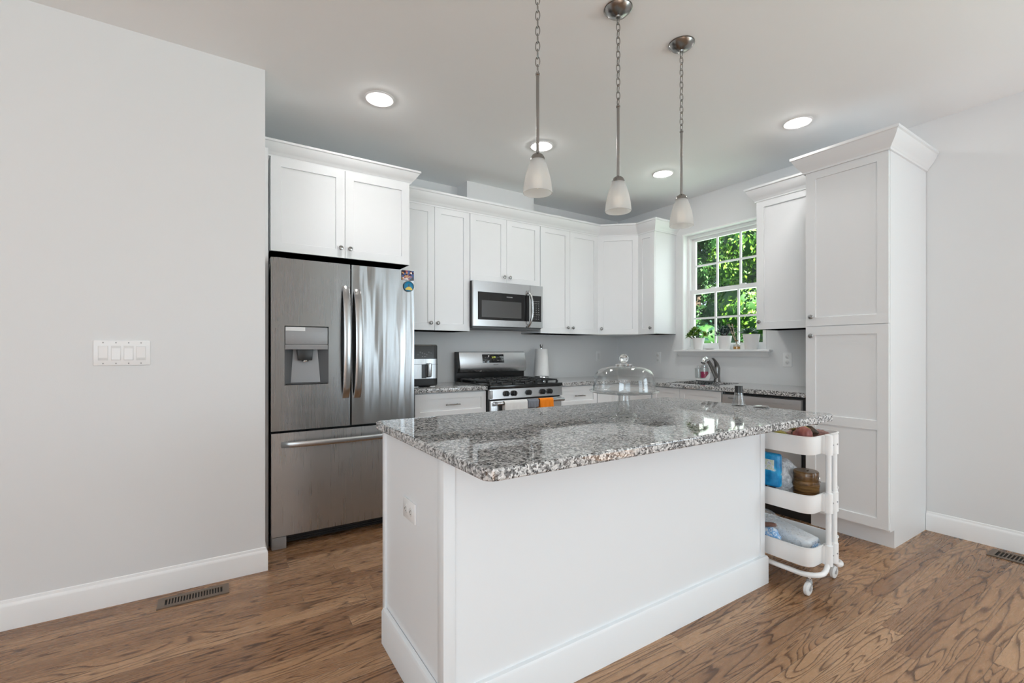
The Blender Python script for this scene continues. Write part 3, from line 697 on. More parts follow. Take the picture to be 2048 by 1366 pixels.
# sloped recess walls
xa, xb = hx0, hx1
Q = [(( xa, FF + .004, 1.205), (xa + .055, FF + .062, 1.205), (xa + .040, FF + .050, hz0 + .012), (xa, FF + .004, hz0 + .004)),
     ((xb, FF + .004, 1.205), (xb - .055, FF + .062, 1.205), (xb - .040, FF + .050, hz0 + .012), (xb, FF + .004, hz0 + .004)),
     ((xa, FF + .004, hz0 + .004), (xb, FF + .004, hz0 + .004), (xb - .040, FF + .050, hz0 + .012), (xa + .040, FF + .050, hz0 + .012))]
rc = MB()
for q in Q: rc.bm.faces.new([rc.bm.verts.new(p) for p in q])
bmesh.ops.remove_doubles(rc.bm, verts=rc.bm.verts[:], dist=.0005)
rc.build('dispenser_recess', 'darkgrey', dpo)
rc = MB(); rc.bm.faces.new([rc.bm.verts.new(p) for p in ((xa + .055, FF + .061, 1.205), (xb - .055, FF + .061, 1.205), (xb - .040, FF + .049, hz0 + .012), (xa + .040, FF + .049, hz0 + .012))])
rc.build('dispenser_backplate', 'panel_grey', dpo)
MB().prism([(hx0 + .070, 1.206), (hx1 - .085, 1.206), (hx1 - .093, 1.135), (hx0 + .080, 1.135)], 'y', FF + .012, FF + .06, bev=.003).build('dispenser_chute', 'iron', dpo)
MB().lathe([(0, 0), (.020, 0), (.021, .005), (.018, .010), (0, .010)], ((hx0 + hx1) / 2 - .006, FF + .03, 1.126), 20).build('dispenser_nozzle', 'chrome', dpo)
MB().box(hx0 + .008, hx1 - .008, FF + .003, FF + .06, hz0 + .002, hz0 + .008).build('drip_tray', 'black', dpo)
MB().box(hx0 + .006, hx0 + .115, FF + .0005, FF + .003, 1.315, 1.338).build('sticker', 'offwhite', dpo)
mb = MB()
for k in range(4):
    MB().box(hx0 + .040, hx0 + .052, FF + .001, FF + .0025, 1.247 + k * .0195, 1.249 + k * .0195).build('touch_mark', 'midgrey', dpo)
    mb = MB().box(hx1 - .048, hx1 - .038, FF + .001, FF + .0025, 1.247 + k * .0195, 1.249 + k * .0195)
    mb.build('touch_mark', 'midgrey', dpo)
for k in range(3): MB().box(hx0 + .095 + k * .027, hx0 + .110 + k * .027, FF + .001, FF + .0025, 1.246, 1.2475).build('touch_mark', 'midgrey', dpo)
# toe grille and feet
gq = MB().box(.0, FW, -.735, -.70, .012, .072)
for k in range(4): gq.box(.08, FW - .08, -.742, -.735, .020 + k * .013, .026 + k * .013)
gq.build('toe_grille', 'black', fr)
for x in (.004, FW - .084):
    MB().box(x, x + .08, -.80, -.70, 0, .074, bev=.004).build('front_foot', 'midgrey', fr)
# magnets
def magnet_pic():
    m, N, L, P = mat('city_photo_print'); mp_ = mapped(N, L, (70, 70, 90)); v = N.new('ShaderNodeTexVoronoi'); v.inputs['Scale'].default_value = 1
    L.new(mp_.outputs[0], v.inputs['Vector']); s = N.new('ShaderNodeSeparateColor'); L.new(v.outputs['Color'], s.inputs[0])
    r = ramp(N, [(0, (.02, .015, .03)), (.25, (.05, .09, .25)), (.45, (.30, .07, .09)), (.62, (.45, .22, .10)), (.8, (.10, .06, .12)), (.92, (.65, .6, .6))], 'CONSTANT'); L.new(s.outputs[0], r.inputs[0]); L.new(r.outputs[0], P.inputs['Base Color']); P.inputs['Roughness'].default_value = .25
    return m
o = MB().box(-.043, .043, -.004, 0, -.033, .033, bev=.001).build('fridge_magnet', magnet_pic()); o.location = (-2.872, FF - .001, 1.716)
tag(o, 'rectangular multicoloured picture magnet at the top right of the fridge door', 'magnet')
o = thing('fridge_magnet', 'round blue and yellow magnet below the picture magnet on the fridge', 'magnet', (-2.866, FF - .001, 1.640))
M_['mag_blue'] = simple('enamel_blue', (.0, .17, .34), .25); M_['mag_yel'] = simple('enamel_yellow', (.62, .50, .08), .3)
M_['mag_dark'] = simple('enamel_dark', (.02, .05, .06), .3)
MB().lathe([(0, 0), (.037, 0), (.037, .003), (.035, .004), (0, .004)], (0, 0, 0), 32, 'y').build('disc', 'mag_blue', o)
MB().lathe([(.0335, .004), (.037, .004), (.037, .0055), (.0335, .0055)], (0, 0, 0), 32, 'y', close=True).build('rim', 'mag_dark', o)
MB().prism([(-.024, -.024), (.022, -.025), (.026, -.018), (.016, -.006), (.002, 0), (-.012, -.006), (-.025, -.016)], 'y', -.0052, -.004).build('hill', 'mag_yel', o)
MB().prism([(-.004, -.002), (.004, -.002), (.0025, .008), (.0012, .02), (-.0012, .02), (-.0025, .008)], 'y', -.0054, -.004).build('spire', 'mag_dark', o)

# ------------------------------------------------------------------ range
RX, RW = -2.137, .752
rg = thing('gas_range', 'stainless gas range with black cooktop and knobs below the microwave', 'range', (RX, 0, 0))
MB().box(.002, RW - .002, -.63, -.02, .02, .885).build('body', 'black', rg)
MB().prism([(-.63, .80), (-.668, .802), (-.660, .880), (-.63, .882)], 'x', .004, RW - .002).build('knob_panel', 'steel', rg)
MB().box(.002, RW - .002, -.675, -.02, .884, .914, bev=.005).build('cooktop', 'enamel', rg)
for u in (.158, .233, .383, .530, .606):
    kb = MB().lathe([(0, 0), (.021, 0), (.023, .006), (.0225, .022), (.019, .030), (0, .031)], (u, -.664, .843), 24, 'y')
    kb.box(u - .004, u + .004, -.704, -.690, .823, .863, bev=.002)
    kb.build('control_knob', 'iron', rg)
MB().box(.004, .030, -.672, -.66, .806, .872, bev=.005).build('panel_end_cap', 'silver', rg)
od = thing('x', 'x', 'x'); bpy.data.objects.remove(od)
od = MB().box(.012, RW - .008, -.665, -.63, .20, .788, bev=.004).build('oven_door', 'steel', rg)
MB().box(.10, RW - .10, -.668, -.664, .33, .66).build('oven_window', 'blackglass', od)
MB().box(.012, RW - .008, -.66, -.63, .03, .19, bev=.004).build('warming_drawer', 'steel', rg)
HB = MB(); HB.tube([(.035, -.725, .770), (.20, -.732, .772), (.376, -.734, .772), (.55, -.732, .772), (RW - .03, -.725, .770)], .0145, 16)
for x in (.05, RW - .045): HB.box(x - .014, x + .014, -.722, -.66, .758, .782, bev=.004)
HB.build('oven_handle', 'handle', od)
# grates and burners
for gi, (a, b) in enumerate(((.03, .255), (.265, .487), (.497, .722))):
    mb = MB(); z0, z1 = .916, .944
    for x in (a, b): mb.box(x - .006, x + .006, -.625, -.10, .932, z1, bev=.002)
    for y in (-.625, -.49, -.36, -.235, -.10): mb.box(a, b, y - .006, y + .006, .932, z1, bev=.002)
    mb.box((a + b) / 2 - .005, (a + b) / 2 + .005, -.625, -.10, .934, z1, bev=.002)
    for x in (a, b, (a + b) / 2):
        for y in (-.625, -.10, -.36): mb.box(x - .007, x + .007, y - .007, y + .007, .914, .935)
    for x in (a + (b - a) * .25, a + (b - a) * .75):
        for y in (-.625, -.56, -.49, -.235, -.165): mb.box(x - .004, x + .004, y - .02, y + .02, .936, z1)
    mb.build('grate', 'iron', rg)
for x, y, r in ((.14, -.50, .05), (.14, -.23, .038), (.376, -.36, .045), (.61, -.50, .045), (.61, -.23, .038)):
    MB().lathe([(0, 0), (r, 0), (r, .010), (r * .75, .012), (r * .75, .018), (0, .019)], (x, y, .9145), 24).build('burner', 'iron', rg)
# backguard
bgp = MB().prism([(-.02, .914), (-.058, .914), (-.058, .99), (-.085, 1.0), (-.10, 1.035), (-.070, 1.178), (-.058, 1.186), (-.02, 1.186)], 'x', 0, .018)
bgp.prism([(-.02, .914), (-.058, .914), (-.058, .99), (-.085, 1.0), (-.10, 1.035), (-.070, 1.178), (-.058, 1.186), (-.02, 1.186)], 'x', RW - .012, RW)
bgp.box(.018, RW - .012, -.056, -.02, .914, 1.186).build('backguard', 'enamel', rg)
bs = MB().prism([(-.06, .992), (-.088, .999), (-.104, 1.038), (-.074, 1.180), (-.060, 1.188), (-.05, 1.188), (-.05, .99)], 'x', .019, RW - .004).build('control_fascia', 'steel', rg)
sl = math.atan2(.030, .142)
def on_fascia(x, z, off=.001):  # point on the slanted face
    t = (z - 1.038) / .142; return (x, -.104 + .030 * t - off, z)
p = on_fascia(.377, 1.122)
dsp = MB().box(-.118, .118, -.0012, .0, -.041, .041, bev=.0005).build('display', 'blackglass', bs); dsp.location = p; dsp.rotation_euler = (-sl, 0, 0)
text('2:39', 'clock', .024, 'lcd', dsp, (.004, -.0018, .012), (R(90), 0, 0))
for i, (tx, x, z) in enumerate((('BAKE', -.085, .012), ('BROIL', -.055, .012), ('CLEAN', .05, .012), ('TIMER', .078, .012), ('OFF', .102, .012), ('UP', -.085, -.018), ('DOWN', -.055, -.018), ('SET', .005, -.014), ('LIGHT', .05, -.018), ('LOCK', .078, -.018), ('START', .102, -.018))):
    text(tx, 'key_legend', .0075, 'print', dsp, (x, -.0016, z), (R(90), 0, 0))
lg = text('FRIGIDAIRE', 'logo', .011, 'darkprint', bs, on_fascia(.40, 1.062, .0008), (R(90) - sl, 0, 0))

# ------------------------------------------------------------------ microwave
mx0 = -2.137; mw = .740; mf = -.388
mo = thing('microwave', 'stainless over-the-range microwave with black glass door', 'microwave', (mx0, 0, 1.405))
MB().box(0, mw, mf + .022, -.01, 0, .398).build('body', 'black', mo)
wz0, wz1 = .062, .304
mb = MB()
for b in ((0, .045, 0.006, .398), (.586, .594, .006, .398), (.045, .586, .006, wz0), (.045, .586, wz1, .398)): mb.box(b[0], b[1], mf, mf + .022, b[2], b[3])
bmesh.ops.remove_doubles(mb.bm, verts=mb.bm.verts[:], dist=.0002)
md = mb.build('door', 'steel', mo)
MB().box(.045, .586, mf + .003, mf + .02, wz0, wz1).build('door_glass', 'blackglass', md)
MB().box(.085, .500, mf + .0022, mf + .0032, .085, .232).build('door_screen', 'screen', md)
text('FRIGIDAIRE', 'logo', .0125, 'print', md, (.372, mf + .0022, .272), (R(90), 0, 0))
mb = MB(); n = 16
P_ = [(.566 + .022 * (1 - (2 * k / n - 1) ** 2), mf - .010 - .042 * (1 - (2 * k / n - 1) ** 4), .012 + (.340 - .012) * k / n) for k in range(n + 1)]
mb.tube(P_, .011, 12)
mb.tube([(.566, mf - .012, .026), (.566, mf + .004, .026)], .012, 12).tube([(.566, mf - .012, .326), (.566, mf + .004, .326)], .012, 12)
mb.build('door_handle', 'handle', md)
cp = MB()
for b in ((.597, .608, .006, .398), (.724, mw, .006, .398), (.608, .724, .006, wz0), (.608, .724, wz1, .398)): cp.box(b[0], b[1], mf, mf + .022, b[2], b[3])
cpo = cp.build('control_panel', 'steel', mo)
kp = MB().box(.608, .724, mf + .002, mf + .02, wz0, wz1).build('keypad', 'blackglass', cpo)
rows = ['ADD 30', 'TIME', '1 2 3', '4 5 6', '7 8 9', 'ON 0', 'FAN', 'STOP']
for r_ in range(9):
    for c_ in range(3):
        z = .252 - r_ * .0205; x = .638 + c_ * .028
        t_ = [['Timer', 'Clock', 'Power'], ['Pop', 'Potato', 'Melt'], ['1', '2', '3'], ['4', '5', '6'], ['7', '8', '9'], ['Off', '0', 'Start'], ['Fan', '+30', 'Defrost'], ['Light', 'Hi', 'Lo'], ['Lock', 'Stop', 'Set']][r_][c_]
        text(t_, 'key_legend', .0085 if len(t_) > 1 else .013, 'print', kp, (x, mf + .0016, z), (R(90), 0, 0))
MB().box(.01, mw - .01, mf + .03, -.02, -.012, 0).build('vent_grille', 'darkgrey', mo)

# ------------------------------------------------------------------ dishwasher
dw = thing('dishwasher', 'stainless dishwasher between the sink cabinet and the pantry', 'dishwasher', (0, -1.720, 0), -pi / 2)
w = .606
MB().box(.004, w, -.585, -.02, .11, .868).build('tub', 'black', dw)
MB().box(.01, w - .004, -.53, -.10, 0, .11).build('toe_kick', 'black', dw)
dd = MB().box(.004, w - .022, -.618, -.586, .15, .755, bev=.004).build('door', 'steel_low', dw)
MB().box(w - .02, w - .004, -.60, -.586, .15, .86).build('side_strip', 'black', dw)
fp = MB().prism([(-.586, .758), (-.606, .760), (-.625, .790), (-.623, .852), (-.586, .856)], 'x', .004, w - .022).build('control_strip', 'silver', dw)
text('FRIGIDAIRE', 'logo', .012, 'darkprint', fp, (.085, -.6255, .826), (R(90), 0, 0))
for k, t_ in enumerate(('Cycles', 'Options', 'Normal', 'Delay', 'Start')): text(t_, 'key_legend', .010, 'midgrey', fp, (.30 + k * .055, -.6255, .818), (R(90), 0, 0))

# ------------------------------------------------------------------ recessed lights
def recessed(x, y, label, first=[None]):
    if first[0] is None:
        t = thing('recessed_light', label, 'ceiling light', (x, y, H), 0, 'round recessed ceiling lights')
        MB().lathe([(.0555, -.001), (.058, -.005), (.080, -.007), (.088, -.002), (.088, .0), (.054, 0)], (0, 0, 0), 40, close=True).build('trim_ring', 'white', t)
        MB().lathe([(0, -.021), (.028, -.0195), (.045, -.015), (.054, -.008), (.0565, -.003), (.0565, -.0015), (0, -.0015)], (0, 0, 0), 40).build('lens', 'lens', t)
        d_ = bpy.data.lights.new('downlight', 'SPOT'); d_.energy = 13; d_.spot_size = R(112); d_.spot_blend = .75; d_.shadow_soft_size = .05; d_.color = (1, .98, .955)
        lo = bpy.data.objects.new('downlight', d_); COL.objects.link(lo); lo.parent = t; lo.location = (0, 0, -.03)
        first[0] = t
    else:
        t = copy_tree(first[0]); t.location = (x, y, H); t['label'] = label
    return t
recessed(-3.155, -1.10, 'leftmost round recessed ceiling light, in front of the fridge cabinet')
recessed(-1.952, -1.12, 'round recessed ceiling light behind the nearest pendant, facing the microwave')
recessed(-.76, -1.26, 'smallest round recessed ceiling light, left of the window and behind the farthest pendant')
recessed(-.725, -2.33, 'rightmost round recessed ceiling light, beside the pantry crown')

# ------------------------------------------------------------------ pendants
def pendant(loc):
    t = thing('pendant_lamp', '', 'pendant lamp', loc, 0, 'three pendant lamps over the island')
    MB().lathe([(0, -.040), (.010, -.040), (.012, -.034), (.026, -.030), (.044, -.022), (.056, -.010), (.060, -.004), (.063, -.003), (.063, 0), (0, 0)], (0, 0, 0), 40).build('canopy', 'nickel', t)
    ch = MB(); z = -.034; i = 0; zend = -.432
    pitch = .0305
    while z > zend + .01:
        pts = []
        for k in range(16):
            a = 2 * pi * k / 16; u = .0085 * cos(a); v = .0195 * sin(a)
            ca = pi / 4 + (pi / 2) * (i % 2)
            pts.append((u * cos(ca), u * sin(ca), z - .018 + v))
        ch.tube(pts, .0021, 6, closed=True); z -= pitch; i += 1
    ch.build('chain', 'nickel', t)
    MB().lathe([(0, -.425), (.005, -.425), (.006, -.432), (.009, -.434), (.009, -.440), (.0065, -.443), (.0065, -.754), (0, -.754)], (0, 0, 0), 16).build('rod', 'nickel', t)
    MB().lathe([(.0065, -.748), (.012, -.750), (.022, -.757), (.028, -.768), (.029, -.780), (.0, -.780)], (0, 0, 0), 28).build('cap', 'nickel', t)
    sh = [(.027, -.772), (.031, -.782), (.0395, -.805), (.048, -.835), (.0545, -.868), (.057, -.893), (.0575, -.906)]
    inner = [(r - .003, z_) for r, z_ in sh][::-1]
    MB().lathe(sh + inner, (0, 0, 0), 36).build('shade', 'frost', t)
    bl = MB().ball((0, 0, -.860), .021, (1, 1, 1.25)).build('bulb', 'bulb', t)
    MB().lathe([(0, -.78), (.013, -.78), (.013, -.835), (0, -.835)], (0, 0, 0), 18).build('socket', 'white', t)
    return t
PL = [(-2.920, -2.40, 'nearest and leftmost of the three pendant lamps over the island'), (-2.478, -2.403, 'middle one of the three pendant lamps, above the glass cake stand'), (-2.041, -2.407, 'farthest and rightmost of the three pendant lamps, in front of the window')]
p0 = pendant((PL[0][0], PL[0][1], H)); p0['label'] = PL[0][2]
for x, y, l in PL[1:]:
    q = copy_tree(p0); q.location = (x, y, H); q['label'] = l; q.rotation_euler = (0, 0, .5)

# ------------------------------------------------------------------ switches, outlets, registers
def outlet(name, label, loc, rz, kind='duplex', flat=False, roll=0):
    t = thing(name, label, 'outlet', loc, rz, None); t.rotation_euler = (0, roll, rz)
    MB().box(-.036, .036, -.006, 0, -.059, .059, bev=.002).build('cover_plate', 'white', t)
    if kind == 'duplex':
        for s in (-1, 1):
            o = MB().lathe([(0, .0055), (.0165, .0055), (.0165, .0078), (.015, .0085), (0, .0085)], (0, 0, s * .0245), 24, 'y').build('receptacle', 'offwhite', t)
            MB().box(-.0075, -.0055, -.0092, -.008, s * .0245 - .003, s * .0245 + .006).box(.0055, .0075, -.0092, -.008, s * .0245 - .002, s * .0245 + .005).box(-.002, .002, -.0092, -.008, s * .0245 - .010, s * .0245 - .006).build('slots', 'slot', o)
    else:
        MB().box(-.016, .016, -.0085, -.005, -.033, .033, bev=.001).build('rocker', 'offwhite', t)
    return t
outlet('wall_outlet', 'white outlet plate on the back wall behind the cake dome', (-.32, 0, 1.135), 0, 'rocker')
outlet('wall_outlet', 'white outlet on the right wall between the room corner and the window', (0, -.585, 1.125), -pi / 2)
outlet('wall_outlet', 'white outlet on the right wall between the window and the pantry', (0, -1.912, 1.122), -pi / 2)
outlet('wall_outlet', 'white outlet on the left end panel of the island', (IX0 - .0, -2.282, .619), -pi / 2, roll=pi / 2)
sw = thing('switch_plate', 'four-gang white rocker switch plate on the left wall', 'light switch', (-4.3585, -1.043, 1.182))
MB().box(-.1035, .1035, -.007, 0, -.0585, .0585, bev=.003).build('cover_plate', 'white', sw)
for k in range(4):
    x = -.069 + k * .046; f = -1 if k in (0, 3) else 1
    MB().box(x - .018, x + .018, -.0085, -.006, -.034, .034, bev=.001).build('rocker_frame', 'offwhite', sw)
    MB().prism([(-.008, -.031), (-.0105 - .0025 * f, -.031), (-.0098, 0), (-.0105 + .0025 * f, .031), (-.008, .031)], 'x', x - .0155, x + .0155).build('rocker', 'white', sw)
    MB().cyl((x, -.0065, .0485), .003, .0015, 'y', 10).cyl((x, -.0065, -.0485), .003, .0015, 'y', 10).build('plate_screws', 'midgrey', sw)
def register(label, loc, rz, L, Wd, n):
    t = thing('floor_register', label, 'floor vent', loc, rz)
    fr_ = MB()
    a, b = L / 2, Wd / 2; ia, ib = a - .028, b - .024
    for q in ((-a, a, ib, b), (-a, a, -b, -ib), (-a, -ia, -ib, ib), (ia, a, -ib, ib)): fr_.box(q[0], q[1], q[2], q[3], .0005, .006)
    fr_.build('frame', 'bronze', t)
    MB().box(-ia, ia, -ib, ib, .0003, .0012).build('duct_shade_sheet', 'duct_shade', t)  # near-black sheet: shade below the louvers put in as colour
    for k in range(1, n):
        x = -ia + 2 * ia * k / n
        MB().box(x - .0028, x + .0028, -ib, ib, .001, .0055).build('louver', 'bronze', t)
    return t
register('brown metal floor register against the left wall baseboard', (-4.075, -1.163, 0), 0, .285, .105, 20)
register('brown metal floor register by the right wall baseboard', (-.135, -3.27, 0), pi / 2, .30, .14, 16)

# ------------------------------------------------------------------ on the counters
# air fryer
af = thing('air_fryer', 'black and steel air fryer on the worktop next to the fridge', 'air fryer', (-2.615, -.33, ZC))
MB().prism(rrect(-.118, .118, -.15, .13, .035), 'z', .006, .335, bev=.012).build('housing', 'black', af, ang=50)
for x in (-.07, .07): MB().box(x - .02, x + .02, -.145, -.11, 0, .008).build('foot', 'offwhite', af)
MB().prism(rrect(-.108, .108, -.156, -.10, .02), 'z', .068, .222).build('basket_front', 'steel_low', af, ang=50)
MB().box(-.108, .108, -.1575, -.12, .178, .1805).build('basket_gap', 'black', af)
hb = MB().prism([(-.152, .075), (-.185, .085), (-.195, .185), (-.152, .190)], 'x', .012, .046, bev=.004).build('basket_handle', 'steel_low', af)
MB().box(-.026, .010, -.160, -.15, .072, .178).build('handle_recess', 'black', af)
mb = MB()
for k in range(7): mb.cyl((-.055 + k * .018, -.1492, .262 + .006 * ((k * 3) % 4 - 1)), .006, .0015, 'y', 12)
mb.build('touch_icons', 'darkgrey', af)
MB().box(-.022, -.016, -.1505, -.148, .238, .242).box(-.006, .0, -.1505, -.148, .238, .242).box(.006, .010, -.1505, -.148, .238, .242).build('indicator', 'print', af)
# paper towels
ptx = (-1.225, -.135)
ph = thing('towel_holder', 'chrome stand of the paper towel roll beside the range', 'paper towel holder', (*ptx, ZC))
MB().lathe([(0, 0), (.079, 0), (.081, .006), (.079, .030), (.074, .034), (0, .034)], (0, 0, 0), 40).build('base', 'chrome', ph)
MB().lathe([(0, .034), (.007, .034), (.007, .318), (0, .318)], (0, 0, 0), 14).build('post', 'chrome', ph)
MB().lathe([(0, .316), (.011, .316), (.012, .322), (.016, .345), (.015, .352), (0, .354)], (0, 0, 0), 20).build('finial', 'pewter', ph)
o = MB().lathe([(.018, .036), (.078, .036), (.0785, .040), (.070, .16), (.060, .304), (.059, .306), (.018, .306)], (0, 0, 0), 40, close=True).build('paper_towel_roll', 'paper'); o.location = (*ptx, ZC)
tag(o, 'white paper towel roll, wider at the bottom, on a chrome stand beside the range', 'paper towel')

# towels hanging over the oven handle
def hang(name, label, x0, x1, drop_f, drop_b, mt, seed, z=.772):
    rnd = random.Random(seed); yc = -.7335; r = .0185; mb = MB(); nx = 18
    prof = [(yc + r, z - drop_b)] + [(yc + r, z - drop_b * (1 - k / 4)) for k in range(1, 4)]
    prof += [(yc + r * cos(a), z + r * sin(a)) for a in [pi * k / 8 for k in range(9)]]
    prof += [(yc - r - .003 * k / 6, z - drop_f * k / 6) for k in range(1, 7)]
    ph_ = rnd.random() * 6
    grid = []
    for i in range(nx + 1):
        x = x0 + (x1 - x0) * i / nx; col = []
        for j, (y, zz_) in enumerate(prof):
            below = max(0, z - zz_) / max(drop_f, .01)
            wv = .005 * below * sin(ph_ + i * 1.1) + .0015 * sin(i * 2.3 + j)
            col.append(mb.bm.verts.new((x + .004 * below * sin(i * .7 + ph_), y + (wv if j > 8 else -abs(wv) * 0), zz_ + .004 * below * sin(i * .5 + ph_))))
        grid.append(col)
    for a, b in zip(grid, grid[1:]):
        for j in range(len(prof) - 1): mb.bm.faces.new((a[j], b[j], b[j + 1], a[j + 1]))
    bmesh.ops.recalc_face_normals(mb.bm, faces=mb.bm.faces[:])
    o = mb.build(name, mt, ang=80); s = o.modifiers.new('thickness', 'SOLIDIFY'); s.thickness = .004; s.offset = 0
    return tag(o, label, 'towel', 'towels on the oven handle')
hang('dish_towel', 'white terry towel at the left of the oven handle', -2.045, -1.822, .16, .10, 'cloth_white', 1)
hang('dish_towel', 'blue grey cloth in the middle of the oven handle', -1.815, -1.708, .05, .06, 'cloth_grey', 2)
hang('dish_towel', 'bright orange towel at the right of the oven handle', -1.695, -1.552, .12, .10, 'cloth_orange', 3, z=.774)

# faucet
fa = thing('faucet', 'dark brushed metal single-lever faucet behind the sink', 'faucet', (-.092, -1.335, ZC))
MB().lathe([(0, 0), (.030, 0), (.031, .006), (.027, .016), (.0255, .06), (.027, .10), (.0275, .125), (.024, .14), (0, .145)], (0, 0, 0), 28).build('body', 'pewter', fa)
MB().tube([(-.005, .0, .035), (-.035, 0, .075), (-.085, 0, .14), (-.13, 0, .188), (-.15, 0, .203), (-.17, 0, .207)], [.021, .021, .018, .0165, .018, .02], 16).build('spout', 'pewter', fa)
MB().tube([(-.148, 0, .206), (-.175, 0, .209), (-.198, 0, .198), (-.212, 0, .176)], [.019, .026, .026, .022], 16).build('spray_head', 'chrome', fa)
MB().tube([(0, 0, .135), (-.012, 0, .165), (-.035, 0, .195), (-.065, 0, .216), (-.080, 0, .219)], [.024, .019, .012, .009, .005], 14).build('lever', 'pewter', fa)
# soap and sponge holder behind the faucet
sp = thing('soap_jar', 'clear glass jar of pink dish soap beside the faucet', 'soap jar', (-.14, -1.235, ZC + .03))
MB().lathe([(0, 0), (.036, 0), (.038, .004), (.038, .095), (.030, .104), (.030, .112), (.028, .112), (.028, .103), (.036, .094), (.036, .004), (0, .003)], (0, 0, 0), 28).build('glass', 'bottle', sp)
MB().lathe([(0, .004), (.035, .004), (.035, .062), (0, .062)], (0, 0, 0), 28).build('pink_soap', 'pink', sp)
MB().lathe([(0, .113), (.034, .113), (.034, .119), (.02, .124), (.006, .128), (.010, .138), (0, .142)], (0, 0, 0), 24).build('lid', 'bottle', sp)
cd = thing('sponge_caddy', 'white sloping sponge caddy with dark base beside the faucet', 'caddy', (-.145, -1.24, ZC))
MB().prism(rrect(-.045, .045, -.085, .075, .03), 'z', 0, .012).build('dark_base', 'darkgrey', cd)
MB().prism(rrect(-.044, .044, -.084, .074, .03), 'z', .012, .029).prism([(-.030, .029), (-.082, .088), (-.086, .084), (-.084, .03), (-.07, .014), (-.03, .014)], 'x', -.042, .042).build('tray', 'white', cd)
gj = thing('glass_cup', 'small clear glass cup left of the pink soap jar', 'cup', (-.13, -1.165, ZC + .029))
MB().lathe([(0, 0), (.026, 0), (.027, .004), (.029, .085), (.027, .085), (.025, .006), (0, .005)], (0, 0, 0), 24).build('cup_glass', 'bottle', gj)
MB().lathe([(0, .087), (.032, .087), (.034, .092), (.02, .097), (.008, .10), (.008, .108), (.035, .112), (0, .116)], (0, 0, 0), 24).build('cup_lid', 'bottle', gj)

# ------------------------------------------------------------------ sill plants
def pot(label, loc, r0, r1, h, cat='potted plant', seed=0, kind='green', name='potted_succulent'):
    t = thing(name, label, cat, loc, 0, None)
    MB().lathe([(0, 0), (r0, 0), (r0 + .001, .003), (r1, h), (r1 - .004, h), (r1 - .005, h - .012), (0, h - .012)], (0, 0, 0), 32).build('pot', 'pot', t)
    MB().lathe([(0, h - .010), (r1 - .005, h - .011)], (0, 0, 0), 24).build('soil', 'soil', t)
    return t
def leaf(mb, base, d, L, w, th, tip=.55):
    d = Vector(d).normalized(); up = Vector((0, 0, 1)); s_ = d.cross(up)
    s_ = s_.normalized() if s_.length > .01 else Vector((1, 0, 0)); n = s_.cross(d).normalized(); b = Vector(base)
    rings = []
    for t, ww in ((0, .35), (.3, .8), (tip, 1.0), (.82, .65)):
        c = b + d * L * t + n * (.12 * L * t * t)
        rings.append([mb.bm.verts.new(c + s_ * w * ww), mb.bm.verts.new(c + n * th * ww), mb.bm.verts.new(c - s_ * w * ww), mb.bm.verts.new(c - n * th * ww)])
    tipv = mb.bm.verts.new(b + d * L + n * .12 * L)
    for a, c in zip(rings, rings[1:]):
        for k in range(4): mb.bm.faces.new((a[k], c[k], c[(k + 1) % 4], a[(k + 1) % 4]))
    for k in range(4): mb.bm.faces.new((rings[-1][k], tipv, rings[-1][(k + 1) % 4]))
def rosette(mb, c, ax, rnd, n, L, w, th, spread=1.0):
    ax = Vector(ax).normalized(); q = Vector((0, 0, 1)).rotation_difference(ax)
    for k in range(n):
        a = k * 2.39996; e = 1.25 * (k / n) ** .8 * spread
        d = q @ Vector((cos(a) * sin(e + .12), sin(a) * sin(e + .12), cos(e + .12)))
        leaf(mb, c, d, L * (.55 + .5 * k / n) * rnd.uniform(.9, 1.1), w, th)
SZ = 1.208
rnd = random.Random(3)
t = pot('white pot of bright green branching succulent at the left of the window sill', (.015, -1.065, SZ), .040, .057, .115)
fm = MB(); st = MB()
for (x, y, z, n, L) in ((-.02, .03, .19, 26, .055), (.0, .075, .165, 24, .055), (-.01, -.01, .175, 24, .05), (.02, .03, .155, 20, .05), (-.03, .055, .150, 20, .05), (-.02, -.08, .145, 26, .05), (-.01, .10, .14, 18, .05), (-.03, .01, .145, 18, .05), (0, .045, .205, 16, .042)):
    ax = Vector((x * 1.2, y * 1.1, .07)); rosette(fm, (x, y, z), ax, rnd, n, L, .0085, .004, 1.25)
    st.tube([(x * .3, y * .3, .105), (x * .7, y * .7, (z + .105) / 2 - .01), (x, y, z)], .004, 6)
fm.bm.verts.ensure_lookup_table(); fm.build('foliage', 'succ_green', t, ang=60); st.build('stems', 'bark', t)
t = pot('white pot of dark jade succulent in the middle of the window sill', (.015, -1.340, SZ), .044, .064, .128)
fm = MB(); rnd = random.Random(5)
for k in range(190):
    a = rnd.uniform(0, 2 * pi); rr = .075 * math.sqrt(rnd.random()); y = rr * sin(a) * 1.1 - .012; x = rr * cos(a) * .7
    z = .128 + rnd.uniform(0, .085) * (1 - (rr / .095) ** 2) + (.018 if y < 0 else 0)
    leaf(fm, (x, y, z), (cos(a) * .7 + rnd.uniform(-.4, .4), sin(a) + rnd.uniform(-.4, .4), rnd.uniform(.1, 1.0)), rnd.uniform(.022, .034), .0085, .004, .6)
fm.build('foliage', 'succ_dark', t, ang=60)
st = MB()
for k in range(9):
    a = k * .7; st.tube([(0, 0, .115), (.03 * cos(a), .03 * sin(a), .15), (.04 * cos(a), .05 * sin(a), .18)], .003, 6)
st.build('stems', 'bark', t)
t = pot('white pot of spiky grey green succulent at the right of the window sill', (.012, -1.598, SZ), .050, .070, .135)
fm = MB(); rnd = random.Random(9)
rosette(fm, (0, .03, .145), (-.1, .2, 1), rnd, 46, .085, .0085, .004, 1.12)
